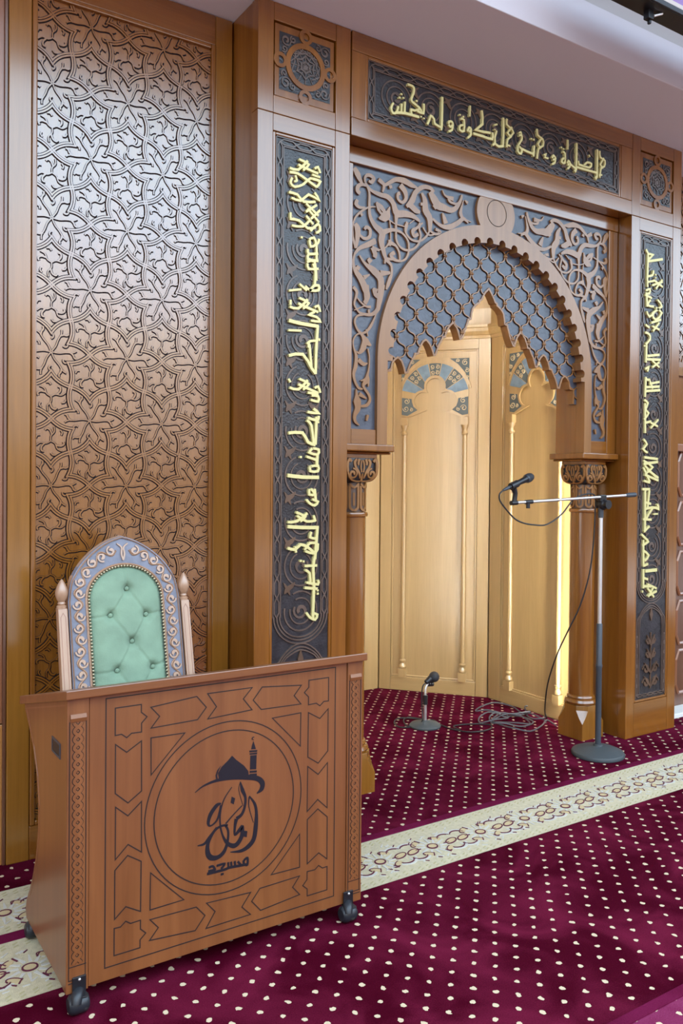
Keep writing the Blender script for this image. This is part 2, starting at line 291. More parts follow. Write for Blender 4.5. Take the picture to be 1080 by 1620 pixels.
SPANDREL = [[[-932,3076,-912,3051,-898,3027,-879,3004],[22.2,33.3,23.7,8.9]],[[-866,3020,-868,3040,-854,3057,-829,3058,-816,3047,-828,3028,-845,3031],[10.5,12.0,16.5,19.5,21.0,18.0,12.0]],[[-858,3004,-887,3005,-908,2991,-911,2970,-895,2959],[10.4,16.3,20.7,22.2,19.2]],[[-866,3020,-841,2977,-840,2915,-835,2861,-805,2819,-762,2791,-766,2749,-752,2703,-734,2664,-704,2640,-699,2606,-707,2570,-728,2525],[10.7,12.2,13.8,18.4,27.6,38.3,33.7,26.0,19.9,13.8,12.2,13.8,10.7]],[[-866,3020,-832,2989,-781,2978,-729,2975,-694,2950,-672,2905,-623,2911,-569,2910,-523,2890],[9.3,13.9,21.6,26.3,27.8,37.1,34.0,26.3,10.8]],[[-672,2905,-675,2862,-675,2806,-670,2765,-639,2735,-589,2732,-540,2762,-517,2812,-527,2860,-505,2886],[31.7,14.3,11.1,11.1,11.1,12.7,11.1,11.1,11.1,7.9]],[[-762,2791,-701,2816,-639,2812,-599,2777,-594,2728,-611,2686,-647,2667],[31.6,17.4,11.1,11.1,11.1,11.1,9.5]],[[-647,2667,-686,2671,-704,2689,-682,2707],[9.3,17.1,21.7,18.6]],[[-686,2671,-734,2664,-743,2641],[12.3,15.4,7.7]],[[-714,2751,-674,2740,-652,2705,-651,2669],[23.5,12.5,11.0,9.4]],[[-722,2749,-714,2749,-705,2748],[29.4,30.9,29.4]],[[-714,2751,-744,2718,-786,2701],[12.3,6.2,4.6]],[[-715,2862,-710,2821,-709,2758],6.2],[[-728,2867,-684,2850,-622,2847],6.2],[[-798,2936,-770,2918,-750,2901,-737,2897],[4.6,26.0,19.9,6.1]],[[-715,2929,-724,2903,-733,2884,-754,2869,-769,2863,-783,2860],[4.6,19.9,45.9,45.9,23.0,6.1]],[[-799,2933,-784,2902,-763,2881],[6.1,16.7,10.6]],[[-802,2912,-848,2900,-894,2868,-926,2831,-938,2781,-934,2735,-917,2690],[5.9,8.9,11.8,8.9,8.9,11.8,17.7]],[[-865,2897,-898,2891,-919,2904,-911,2926],[7.4,14.8,20.7,16.3]],[[-894,2868,-881,2854],[10.4,17.9]],[[-924,2808,-909,2786,-909,2746,-917,2690],[20.8,34.2,26.8,10.4]],[[-905,2767,-872,2745,-838,2758,-834,2793,-855,2803,-868,2790],[10.6,15.1,16.6,18.1,16.6,13.6]],[[-925,2661,-896,2693,-846,2719,-804,2743],[10.5,18.1,27.1,30.1]],[[-808,2735,-806,2755],[27.3,10.6]],[[-821,2706,-776,2702],[22.9,10.7]],[[-821,2709,-803,2681,-807,2661],[22.8,27.4,18.3]],[[-925,2661,-932,2620,-920,2581,-886,2545,-860,2500,-848,2467,-860,2425],[10.5,12.0,22.5,34.5,37.5,33.0,15.0]],[[-869,2554,-834,2574],[22.7,6.1]],[[-913,2602,-895,2591],[19.4,22.4]],[[-896,2659,-862,2623,-811,2597,-768,2561,-767,2499,-783,2406],[7.7,15.4,36.9,38.4,33.8,23.0]],[[-827,2634,-845,2650],[30.2,19.6]],[[-768,2589,-708,2601],[31.1,12.4]],[[-788,2496,-814,2506],[27.4,15.2]],[[-760,2993,-752,3029,-772,3043,-786,3050],[7.6,18.2,22.8,21.3]],[[-752,3026,-721,3046,-678,3072,-625,3076,-580,3064,-542,3058],[10.9,18.8,21.9,31.3,26.6,6.3]],[[-714,3036,-708,3021],18.5],[[-651,3050,-620,3021,-615,2987,-637,2965,-664,2977,-664,3002,-651,3008],[31.3,28.1,18.8,15.6,14.1,17.2,18.8]],[[-610,2949,-574,2987,-552,3034,-507,3068,-461,3074,-432,3058],[16.0,32.0,25.6,22.4,20.8,16.0]],[[-588,2963,-551,2942,-522,2937],[31.8,31.8,12.7]],[[-459,3054,-432,3022,-403,2995,-365,2991,-317,2986,-279,3007,-250,3050,-241,3081],[24.9,46.5,46.5,36.6,28.3,24.9,16.6,10.0]],[[-432,2993,-417,2973],[24.5,13.0]],[[-250,3050,-279,3026,-323,3029,-328,3046,-299,3048],[6.6,11.6,13.3,19.9,24.9]],[[-376,3080,-357,3055,-308,3046],[4.9,9.9,19.8]],[[-514,3038,-492,3003,-487,2954,-459,2916,-458,2851],[11.3,29.0,40.2,37.0,16.1]],[[-520,2980,-497,2981],16.1],[[-440,2919,-383,2893,-326,2896,-268,2928,-229,2957,-195,2940],[11.8,18.5,28.6,25.2,20.2,8.4]],[[-350,2910,-363,2940,-373,2962],[33.0,21.4,6.6]],[[-231,2953,-249,2983,-238,3030,-230,3054],[20.2,21.9,8.4,6.7]],[[-229,2957,-174,2949],[8.5,5.1]],[[-220,3056,-200,3045],[6.8,18.7]],[[-467,2857,-420,2843,-387,2859,-419,2869],[8.2,13.2,13.2,16.4]],[[-504,2864,-467,2831,-420,2843],8.1],[[-616,2859,-609,2857,-602,2854],[31.5,33.1,31.5]],[[-609,2857,-613,2817,-576,2788,-522,2790,-476,2826,-449,2874],[22.5,11.2,11.2,11.2,11.2,9.6]],[[-560,2890,-591,2867],4.7],[[-523,2883,-536,2859,-568,2835,-559,2811,-533,2824],[7.9,12.7,20.7,20.7,15.9]],[[-733,2514,-722,2540,-711,2569,-707,2591],[7.8,20.2,20.2,6.2]],[[-931,2501,-910,2479,-916,2449,-924,2418,-906,2391,-882,2377,-827,2378,-791,2400,-773,2442,-761,2489,-749,2536],[16.3,16.3,12.0,9.8,9.8,12.0,16.3,21.7,21.7,23.9,16.3]],[[-773,2468,-798,2482,-815,2508],[22.1,25.4,7.7]],[[-907,2450,-882,2429,-852,2415,-825,2416],[5.5,8.7,10.9,13.1]],[[-864,2416,-925,2388],[7.5,4.3]],[[-853,2522,-853,2482,-855,2447,-870,2433],[27.3,32.7,21.8,5.5]],[[-843,2393,-831,2394],[16.5,18.7]],[[-870,2373,-906,2362,-920,2335,-908,2302,-875,2271,-853,2244,-821,2226],[10.8,9.7,9.7,10.8,16.2,37.9,5.4]],[[-859,2253,-868,2212,-892,2184,-909,2191],[27.2,32.6,13.0,4.3]],[[-791,2390,-821,2327,-857,2288,-905,2273,-928,2241,-925,2207,-910,2169,-912,2119,-924,2079,-914,2040,-893,2012,-869,2009],[5.4,14.1,11.9,7.6,7.6,7.6,16.3,21.7,16.3,13.0,13.0,6.5]],[[-897,2150,-867,2131,-842,2138],[21.9,19.7,4.4]],[[-841,2270,-851,2303],[5.5,10.9]],[[-841,2210,-831,2166,-834,2111,-842,2080,-845,2055,-866,2024,-835,1986,-826,1957,-844,1931,-880,1924],[7.7,6.6,7.7,13.1,32.9,13.1,13.1,14.2,16.4,11.0]],[[-836,2046,-836,2022],[13.2,4.4]],[[-860,2054,-883,2048],[13.1,4.4]],[[-908,2006,-905,1977,-901,1947,-898,1913,-915,1877,-912,1848,-888,1830],[5.4,16.3,43.6,32.7,19.6,15.3,5.4]],[[-890,1983,-846,1963],[22.0,7.7]],[[-847,1870,-841,1869,-835,1867],[28.7,30.9,28.7]]]
LINTEL_TEXT = [[[243,213,229,185,240,163,262,172,272,204],[7.1,11.4,11.4,11.4,9.9]],[[258,170,317,181,401,183],13.0],[[292,222,291,182],10.0],[[313,237,311,185],10.1],[[290,271,291,263],10.7],[[279,252,280,243],10.7],[[302,256,303,248],10.8],[[327,324,347,325,366,318,365,292,352,262,358,247,401,230,415,213],11.6],[[401,222,371,208,351,208,354,184],10.9],[[384,263,385,254],10.2],[[430,257,428,209,388,211],11.8],[[413,192,414,185],9.6],[[431,188,432,181],9.6],[[453,160,466,185,475,208,496,197,501,175,542,166],11.2],[[548,321,546,177,538,159],13.6],[[593,197,594,209,612,212,620,198,602,184,591,194],10.7],[[619,200,615,172,591,158],10.7],[[666,265,667,257],10.0],[[688,260,690,252],10.1],[[671,241,694,241,694,184,665,184,669,207,694,214],10.8],[[735,325,733,269],8.6],[[718,188,729,211,743,205,729,188],11.0],[[742,202,740,174,718,155],11.0],[[816,321,822,251,775,210,879,219],12.6],[[757,187,823,188,891,189,891,224],12.9],[[922,241,909,201,911,175,894,158],11.3],[[908,247,909,240],9.7],[[903,266,927,276],7.3],[[970,321,969,170,905,172],12.5],[[997,322,995,291,1024,279,1045,259,1015,229],10.2],[[1035,286,1001,248,1026,234,1002,213,997,170],10.3],[[997,183,1023,183],8.7],[[1086,254,1105,260,1108,238,1084,203,1079,168,1102,160,1110,184,1084,197],11.2],[[1099,189,1194,180,1198,210],12.2],[[1085,267,1099,276,1105,266],4.8],[[1181,263,1181,255],9.7],[[1199,263,1199,254],9.8],[[1204,227,1198,166],12.2],[[1225,323,1229,289,1269,276,1272,242,1237,217,1226,160],10.7],[[1265,283,1231,242,1258,225],10.7],[[1277,192,1295,201,1288,181,1315,182],9.1],[[1344,190,1354,207,1371,195,1350,181],10.9],[[1370,193,1365,169,1342,155],10.9],[[1418,270,1418,261],10.2],[[1436,265,1436,257],10.2],[[1429,244,1448,238,1446,185,1421,185,1429,206,1448,209],11.0],[[1470,321,1470,266],8.5],[[1467,188,1477,204,1490,193,1469,179],11.2],[[1490,193,1486,172,1468,156],11.2],[[1488,190,1536,171],12.1],[[1543,319,1541,171,1527,162],13.0],[[1549,183,1711,186],12.5],[[1565,202,1653,203,1669,228,1633,229,1605,205],11.5],[[1560,222,1565,196],9.6],[[1646,274,1656,266],5.3],[[1719,322,1717,165,1702,160],13.4],[[1740,319,1745,282,1786,272,1781,237,1753,222,1742,163],10.8],[[1777,284,1746,241,1771,226],10.8],[[1734,178,1763,184],9.0]]
LEFT_TEXT = [[[160,2952,204,2953,253,3004],11.5],[[208,3001,258,2988,229,2956],10.8],[[204,2976,254,2966,309,2958],11.6],[[290,2976,308,2987,320,2962],10.9],[[160,2933,200,2936,250,2917,302,2895],11.6],[[174,2912,165,2888,187,2873,232,2894,268,2928,320,2926],10.7],[[189,2925,197,2903,183,2897],6.5],[[281,2927,320,2923,300,2894],10.9],[[277,2946,320,2943],10.1],[[157,2844,201,2841,233,2816,296,2827],11.6],[[170,2821,219,2817,259,2853,315,2838,291,2868],10.8],[[246,2810,312,2767],10.9],[[245,2772,303,2814],10.9],[[272,2745,321,2794],11.0],[[254,2789,316,2737],11.0],[[247,2755,285,2723],10.9],[[270,2690,311,2730,322,2702,300,2687],11.0],[[162,2726,211,2727,256,2700,297,2712],11.7],[[174,2698,229,2703,267,2739],10.8],[[166,2755,166,2729],6.5],[[225,2658,225,2649],9.9],[[264,2651,289,2663,300,2635,273,2620,266,2648],10.9],[[295,2631,312,2644,317,2662],11.0],[[303,2634,305,2560],11.8],[[257,2607,262,2585,312,2595],11.7],[[262,2585,258,2561,313,2561],11.7],[[253,2547,294,2555,304,2470],10.9],[[256,2541,263,2517,315,2526],10.9],[[285,2545,299,2508,295,2444],11.0],[[245,2437,273,2422,316,2428,316,2449,291,2444,268,2418],11.9],[[215,2443,254,2418],8.4],[[161,2406,225,2420],8.3],[[170,2366,170,2343],6.6],[[166,2335,210,2332,259,2379],11.6],[[214,2380,264,2363,234,2334],10.9],[[210,2355,260,2341,315,2328],11.7],[[296,2347,315,2357,326,2330],11.0],[[296,2326,267,2310,306,2305,326,2286,277,2285],11.0],[[162,2273,224,2266,317,2263],15.8],[[160,2229,228,2234],8.3],[[314,2267,307,2164,304,2044],12.7],[[257,2176,275,2192,309,2196],11.0],[[266,2160,266,2182],11.8],[[163,2116,235,2128,282,2069,304,2046],13.5],[[270,2176,282,2072],11.0],[[321,2209,322,2197],6.0],[[169,1973,214,1968,263,2013],11.7],[[218,2016,268,1996,238,1968],11.0],[[213,1991,263,1975,319,1958],11.8],[[300,1979,318,1988,330,1960],11.1],[[263,1957,320,1953],12.0],[[280,1925,319,1919,319,1943,284,1945],11.1],[[162,2012,173,1997],6.6],[[295,1885,322,1866,263,1869],12.5],[[265,1842,315,1833,322,1854],12.5],[[311,1849,306,1721],13.4],[[321,1829,321,1820],9.8],[[320,1842,321,1833],9.8],[[260,1830,284,1808,297,1723],12.4],[[164,1769,237,1773,266,1732,306,1720],14.1],[[290,1704,274,1685,318,1676,324,1699,293,1704],11.6],[[318,1680,315,1625],13.4],[[259,1666,317,1650],11.6],[[229,1668,229,1658],11.4],[[281,1624,280,1600,321,1600,321,1625,282,1621],11.6],[[162,1579,239,1572,327,1572],16.7],[[285,1519,306,1494,276,1493,277,1519],11.5],[[304,1519,311,1460],12.5],[[261,1470,278,1453,305,1443,322,1460,292,1471],11.6],[[207,1413,255,1392,229,1371],11.5],[[164,1369,212,1372,267,1408],12.2],[[212,1397,265,1370,310,1374],11.5],[[300,1397,310,1369],11.6],[[164,1349,241,1343,327,1341],15.8],[[321,1346,316,1280,309,1197],13.4],[[289,1322,282,1297,313,1291],11.5],[[165,1252,204,1244,232,1266,270,1252,311,1220],13.2],[[254,1239,280,1271,324,1263,309,1222,256,1236],11.7],[[209,1230,204,1259],8.7],[[233,1196,233,1187],10.5],[[248,1193,248,1184],10.6],[[307,1206,300,1156,305,1072],13.4],[[255,1167,321,1167],11.6],[[257,1149,281,1133,286,1081],11.5],[[264,1092,326,1079,326,1099],11.7],[[256,1068,324,1059],12.5],[[305,1073,300,923],13.4],[[325,1056,325,1047],9.0],[[325,1041,326,1032],9.0],[[266,953,283,931,312,918,324,940,294,950],11.6]]
RIGHT_TEXT = [[[133,2992,157,2968,200,2969,158,2936],13.8],[[154,2967,149,2804],15.0],[[158,2923,297,2957],15.3],[[144,2828,199,2844,208,2875],13.8],[[231,2856,231,2846],11.4],[[232,2838,232,2828],11.4],[[152,2807,153,2765],13.7],[[153,2795,213,2811],12.6],[[213,2815,301,2785],12.8],[[297,2829,233,2765],12.6],[[197,2781,300,2817],12.8],[[138,2742,177,2755,170,2727,135,2724],13.8],[[130,2713,196,2702],13.8],[[183,2690,155,2654,216,2652],13.8],[[146,2705,152,2644],15.0],[[251,2699,294,2663,204,2610,237,2573,295,2623,236,2648],14.0],[[193,2550,289,2581],14.1],[[203,2531,274,2516],12.8],[[270,2559,210,2499],12.7],[[148,2615,173,2586,217,2613],13.8],[[139,2532,177,2518],13.8],[[135,2485,175,2478,184,2448,141,2412],13.9],[[132,2407,132,2397],11.3],[[152,2425,147,2302],15.1],[[159,2343,277,2361],15.4],[[151,2322,288,2331],15.4],[[207,2319,279,2282],12.8],[[278,2315,208,2277],12.7],[[140,2261,173,2276,161,2248],13.9],[[141,2203,175,2195],13.9],[[142,2150,282,2164],15.4],[[143,2126,289,2142],15.5],[[178,2205,217,2146],12.7],[[185,2174,281,2193],14.1],[[149,2213,143,2090],15.1],[[136,2072,171,2054,150,2012,179,1993,135,1949],13.9],[[144,2052,148,1869],15.2],[[147,1931,205,1944],14.0],[[199,1936,271,1915],12.9],[[276,1958,200,1901],12.7],[[133,1830,167,1801,131,1770,174,1749],13.9],[[143,1720,275,1712],15.5],[[136,1679,275,1694],15.5],[[147,1669,261,1598],14.2],[[136,1699,224,1660,153,1619],14.1],[[136,1656,200,1569],14.7],[[150,1613,284,1578],14.9],[[170,1646,284,1594],14.9],[[143,1575,200,1565],14.7],[[127,1524,201,1524],16.0],[[156,1520,158,1262],17.3],[[197,1518,180,1400],16.0],[[154,1444,213,1433],14.7],[[155,1402,237,1412],14.8],[[164,1336,233,1410,288,1401,277,1431],16.3],[[139,1339,221,1335],14.8],[[202,1295,149,1262],14.6],[[125,1246,162,1222,191,1199,134,1178],14.7],[[145,1212,149,1050],15.9],[[143,1148,199,1114,161,1082],14.7],[[145,1051,193,1061],14.7],[[166,1018,282,1020],19.0],[[149,1031,151,912],15.9],[[147,978,195,965],14.7],[[148,925,230,920],14.8],[[189,936,281,904],13.5],[[282,887,208,866],13.4],[[190,912,255,852],13.5],[[254,919,199,856],13.3],[[235,926,235,916],10.7],[[143,900,144,887],10.6],[[238,1369,285,1370],9.5]]
LOGO_STROKES = [[[88,710,82,709,80,704,86,701],[2.1,2.6,2.6,2.1]],[[-120,567,-93,582,-51,591,2,591,57,583,101,570,119,551,116,532,99,521],[1.6,4.2,7.3,10.4,13.5,13.5,14.6,12.5,2.1]],[[71,518,91,489,98,457,96,412,89,373,70,353,42,344,4,349],[3.1,7.3,8.4,12.6,12.6,12.6,8.4,1.6]],[[71,515,70,483,87,427],[4.2,2.6,1.6]],[[38,572,46,543,57,516,55,486,44,463,25,453],[2.1,10.4,7.3,7.3,8.3,10.4]],[[38,569,33,545,49,490],[1.5,2.1,1.5]],[[45,492,11,466,-13,445],[2.6,3.1,4.1]],[[25,453,20,429,20,402,36,413,46,421,45,393,31,372,15,367,-7,381,-23,409,-32,445,-32,485,-19,526,8,560],[11.3,7.2,5.1,10.2,10.2,11.3,12.3,12.3,9.2,5.1,4.1,4.1,3.1,1.5]],[[-30,514,-45,511,-66,487,-74,460,-65,450,-45,462,-34,487,-30,509],[4.0,10.0,11.0,8.0,4.0,5.0,7.0,6.0]],[[-5,439,-29,441,-53,430,-74,396,-75,365,-63,347,-39,343,-18,356,-6,385,-4,419,-13,439],[5.0,6.0,7.0,9.0,13.0,14.0,11.0,10.0,7.0,6.0,6.0]],[[-110,396,-87,397,-71,413,-45,441],[2.5,7.0,7.0,3.0]],[[-77,298,-17,297,4,299,67,294],7.1],[[-73,306,-48,305],6.0],[[-71,317,-57,318,-48,303],6.0],[[-44,316,-16,316,-28,302],6.1],[[-24,288,-24,281],8.1],[[-3,318,-2,300],6.1],[[7,317,9,299],6.1],[[20,316,22,299],6.1],[[31,312,43,297],6.2],[[53,310,66,315,66,293,54,298,52,311],6.2]]
LOGO_BLOBS = [[-38,596,-41,614,-30,631,-6,649,8,662,23,646,51,622,67,601,68,586,24,594,-9,597],[-47,592,-50,608,-44,624,-31,637,-40,621,-44,607,-41,593],[74,651,97,649,96,602,73,605],[72,601,98,598,98,591,72,594],[72,591,98,588,98,577,72,586],[70,668,100,665,98,659,71,662],[71,659,99,657,98,651,72,654],[77,671,80,684,85,697,90,682,94,669],[8,529,20,521,15,502,4,510],[53,408,65,404,63,384,51,389]]
DESK_RECT = [-405,903,403,903,400,102,-404,97]
DESK_STAR = [-376,871,-296,871,-296,847,-278,831,-295,814,-295,787,-326,788,-341,777,-357,790,-376,789]
DESK_ARROW = [-266,858,-116,871,-83,832,-113,797,-265,794,-238,826]
DESK_BOW = [-79,875,79,874,47,841,79,801,-78,794,-48,829]
DESK_LARROW = [-375,762,-341,733,-295,760,-294,607,-336,579,-375,615]
DESK_LBOW = [-374,574,-336,540,-294,575,-293,420,-335,453,-374,416]
DESK_TRI = [-265,764,-155,762,-264,650]
OPENING = [3,2626,-23,2603,-40,2578,-51,2558,-66,2551,-65,2541,-80,2534,-99,2521,-115,2502,-122,2475,-125,2453,-128,2444,-147,2440,-148,2429,-156,2411,-165,2385,-179,2355,-192,2332,-204,2330,-213,2358,-226,2385,-245,2406,-253,2410,-269,2399,-287,2378,-300,2352,-306,2338,-307,2329,-325,2327,-327,2318,-339,2298,-353,2278,-364,2249,-374,2227,-384,2226,-396,2255,-412,2281,-432,2298,-440,2300,-456,2291,-473,2266,-484,2241,-487,2231,-488,2223,-509,2221,-511,2211,-524,2192,-537,2172,-551,2141,-558,2119,-573,2118,-581,2144,-596,2176,-613,2190,-621,2192,-638,2182,-655,2162,-663,2132,-666,2121,-696,2117]
CABLE_TABLE = [[3367,4148,3300,4124,3229,4104,3165,4143,3193,4234,3269,4298,3333,4273,3403,4184,3352,4279,3278,4247,3222,4129,3304,4113,3441,4161,3417,4031,3422,3922,3477,3827,3583,3803,3665,3836,3680,3891,3592,3954,3500,3980,3458,3963,3447,3886]]
CABLE_PILE = [[4030,3721,4044,3756,4050,3866,4066,3974,4098,4101,4034,4201,3933,4227,3802,4136,3864,4088,3939,4004,3873,3906,3743,3896,3668,3942,3712,4005,3828,4049,3934,4031,3983,3954,4085,3915,4051,3912,4002,3804,4044,3756,4173,3861,4207,3985,4147,4022,4076,3944,3962,3933,3891,3987,3751,3935,3768,3859,3821,3762,3926,3762,3978,3887,3915,3948,3829,3969,3699,3880,3741,3802,3834,3745,3945,3750,3944,3853,3949,3951,3868,3932,3852,4010,3769,3970,3724,3800,3715,3701,3806,3645,3936,3670,4027,3713,4029,3634]]
# ================================================================== the setting
TOPZ = 3.669
struct(MB().box(-6, 16, -12, 6.5, -0.12, -0.012).build('floor', PALEFLOOR))
struct(MB().box(-6, 4.69, 2.745, 7, TOPZ, TOPZ + 0.227).box(4.69, 16, 2.745, 7, TOPZ, TOPZ + 0.227).build('ceiling', PAINT, bevel=0.004))
struct(MB().box(-6, 16, 2.80, 2.90, TOPZ + 0.228, 4.45).build('trim_1', PAINT2))                 # upstand behind the soffit ledge
struct(MB().box(-6, 16, 0.95, 2.80, 4.40, 4.5).build('trim_2', PAINT2))
struct(MB().box(-6, 1.66, 3.57, 3.72, -0.01, TOPZ).build('wall_left', WV))
struct(MB().box(4.70, 16, 3.57, 3.72, -0.01, TOPZ).build('wall_right', WV))
struct(MB().box(4.69, 9, 3.36, 3.50, 0.0, 0.03).build('baseboard_right', WHITE, bevel=0.004))
# skylight over the hall: frame bars and panes
fr = MB().box(-6, 16, 0.90, 0.95, 4.42, 4.5).box(-6, 16, -12, -11.95, 4.42, 4.5).box(-6, -5.95, -11.95, 0.90, 4.42, 4.5).box(15.95, 16, -11.95, 0.90, 4.42, 4.5)
wf = struct(fr.build('window_1', PAINT2))
for nm_, y0_, y1_, m_ in (('pane', -3.0, 0.90, SKYN), ('pane', -7.5, -3.0, SKYM), ('pane', -11.95, -7.5, SKYF)):
    MB().box(-5.95, 15.95, y0_, y1_, 4.44, 4.49).build(nm_, m_, wf)
struct(MB().box(-6, 16, -12.2, -12, 0, 2.3).build('trim_3', PLASTER)); struct(MB().box(-6, 16, -12.2, -12, 2.3, 4.5).build('wall_rear', WHITEWALL))
fr = MB()
for i in range(5): fr.box(-6.2, -6.08, -1.6 + 1.05 * i - 0.04, -1.6 + 1.05 * i + 0.04, 0.0, 4.38)
fr.box(-6.2, -6.08, -1.6, 2.6, 4.30, 4.38).box(-6.2, -6.08, -1.6, 2.6, 0, 0.70).box(-6.2, -6.08, -1.6, 2.6, 2.3, 2.36)
wf = struct(fr.build('fill_light_frame', PAINT2)); MB().box(-6.16, -6.12, -1.6, 2.6, 0.7, 4.30).build('pane', LEFTFILLM, wf)  # unseen glowing pane and frame, added to give light from the left

# ------------------------------------------------------------------ carpets
tag(MB().box(-3, 9, -6, 2.5615, -0.012, 0.0).build('dotted_carpet', CARP), 'large maroon carpet with cream dots in front of the mihrab', 'carpet')
tag(MB().box(-3, 1.72, 3.291, 3.56, -0.012, 0.0).build('dotted_carpet', CARP), 'narrow strip of maroon dotted carpet along the foot of the carved wall behind the chair', 'carpet')
nc = MB().poly([(1.721, 2.951), (9, 2.951), (9, 3.558), (4.164, 3.558), (4.164, 3.899), (2.202, 3.899), (2.202, 3.558), (1.721, 3.558)], -0.012, 0.0, lambda a, b, h: (a, b, h))
tag(nc.build('dotted_carpet', CARN), 'maroon dotted carpet running into the lit niche and under the tall microphone stand', 'carpet')
nc2 = MB().poly([(2.202, 3.90), (4.164, 3.90), (4.164, 4.411), (3.651, 5.043), (2.715, 5.043), (2.202, 4.411)], -0.012, 0.003, lambda a, b, h: (a, b, h))
tag(nc2.build('dotted_carpet', CARN), 'maroon dotted carpet piece inside the niche under the cable heap, behind a seam', 'carpet')
tag(MB().box(-3, 1.72, 2.9145, 2.9695, -0.012, -0.001).box(1.72, 9, 2.9145, 2.950, -0.012, 0.003).build('carpet_edge', CARE), 'plain maroon band bordering the cream floral strip on the floor', 'carpet')
def border(name, label, x0, x1, y0, y1, full):
    t = thing(name, label, 'carpet', ((x0 + x1) / 2, (y0 + y1) / 2, 0))
    MB().box(x0, x1, y0, y1, -0.012, -0.003).build('pile_ground', CREAM, t)
    fl = lambda a, b, h: (a, b, h - 0.0050)
    yc = (y0 + y1) / 2 - 0.012; wht = MB(); dark = MB(); tan = MB(); olv = MB()
    P = 0.275; i0 = int((x0 - 1.991) / P) - 1
    i1 = int((x1 - 1.991) / P) + 1
    def ell(cx, cy, a, b, rot, n=14):
        c, s = math.cos(rot), math.sin(rot)
        return [(cx + a * math.cos(2 * PI * k / n) * c - b * math.sin(2 * PI * k / n) * s, cy + a * math.cos(2 * PI * k / n) * s + b * math.sin(2 * PI * k / n) * c) for k in range(n)]
    rnd = random.Random(3)
    for i in range(max(i0, -6 + int((0 - 1.991) / P)), min(i1, 24)):
        cx = 1.991 + P * i
        if cx < x0 + 0.1 or cx > x1 - 0.1: continue
        hx = cx + P / 2
        # rosette
        tan.poly(ell(cx, yc, 0.020, 0.018, 0), 0, 0.004, fl)
        dark.ribbon(ell(cx, yc, 0.023, 0.020, 0), 0.006, 0, 0.0045, fl, closed=True)
        for k in range(12):
            a = 2 * PI * k / 12 + 0.26
            r1, r2 = 0.034, 0.075 if k % 3 else 0.085
            wht.ribbon([(cx + r1 * math.cos(a), yc + r1 * math.sin(a)), (cx + r2 * math.cos(a + 0.1), yc + r2 * math.sin(a + 0.1))], [0.012, 0.004], 0, 0.0035, fl)
            if k % 2: dark.ribbon([(cx + 0.060 * math.cos(a + 0.2), yc + 0.060 * math.sin(a + 0.2)), (cx + 0.088 * math.cos(a + 0.2), yc + 0.088 * math.sin(a + 0.2))], 0.0055, 0, 0.004, fl)
        # leaf bouquet between rosettes
        for sx in (-1, 1):
            tan.poly(ell(hx + sx * 0.034, yc, 0.030, 0.014, 0.35), 0, 0.004, fl)
            dark.ribbon(ell(hx + sx * 0.034, yc, 0.034, 0.017, 0.35), 0.005, 0, 0.0045, fl, closed=True)
            for sy in (-1, 1):
                dark.ribbon(arc(hx + sx * 0.036, yc + sy * 0.030, 0.040, 90 - 70 * sx + (0 if sy > 0 else 180), 90 + 55 * sx + (0 if sy > 0 else 180), 8), 0.005, 0, 0.0045, fl)
                wht.ribbon(arc(hx + sx * 0.036, yc + sy * 0.028, 0.052, 90 - 80 * sx + (0 if sy > 0 else 180), 90 + 60 * sx + (0 if sy > 0 else 180), 8), 0.009, 0, 0.0035, fl)
                tan.poly(ell(hx + sx * 0.080, yc + sy * 0.052, 0.024, 0.012, sx * sy * 0.6), 0, 0.004, fl)
                dark.ribbon(ell(hx + sx * 0.080, yc + sy * 0.052, 0.027, 0.014, sx * sy * 0.6)[2:10], 0.004, 0, 0.0045, fl)
        for k in range(16):
            a = rnd.uniform(-0.13, 0.13); sy = rnd.choice((-1, 1)); b = sy * rnd.uniform(0.065, 0.108)
            wht.ribbon([(cx + a, yc + b), (cx + a + 0.022, yc + b + rnd.uniform(-0.02, 0.02))], [0.007, 0.003], 0, 0.0035, fl)
            if k % 3 == 0: dark.ribbon([(cx + a + 0.012, yc + b * 0.95), (cx + a + 0.026, yc + b * 0.95 + 0.012 * sy)], 0.0045, 0, 0.004, fl)
        if full:
            for k in range(7):
                for q in (y0 + 0.022, y0 + 0.040, y1 - 0.022, y1 - 0.040):
                    xx = cx - P / 2 + P * k / 7
                    olv.ribbon([(xx, q - 0.004), (xx + 0.016, q + 0.004)], 0.005, 0, 0.0030, fl)
    wht.build('white_petals', CRWH, t); dark.build('maroon_outlines', CRMA, t); tan.build('tan_leaves', CRTAN, t)
    if full: olv.build('dotted_rim', CRGR, t)
    return t
border('floral_carpet_strip', 'long cream floral carpet strip running across the whole floor under the lectern desk', -1.5, 7.0, 2.562, 2.914, True)
border('floral_carpet_strip', 'short cream floral carpet strip behind the lectern desk, on the side of the chair', -1.5, 1.72, 2.970, 3.290, True)
rg = thing('corner_rug', 'bright magenta rug edge at the bottom right corner of the floor', 'rug', (2.6, 1.1, 0))
MB().poly([(1.98, 1.522), (2.9, 1.518), (2.9, 0.4), (1.2, 0.4), (1.2, 1.525)], 0.0, 0.012, lambda a, b, h: (a, b, h)).build('rug_pile', CARR, rg)
MB().ribbon([(1.2, 1.52), (2.9, 1.514)], 0.035, 0.0, 0.016, lambda a, b, h: (a, b, h)).build('rug_edge', CARE, rg)

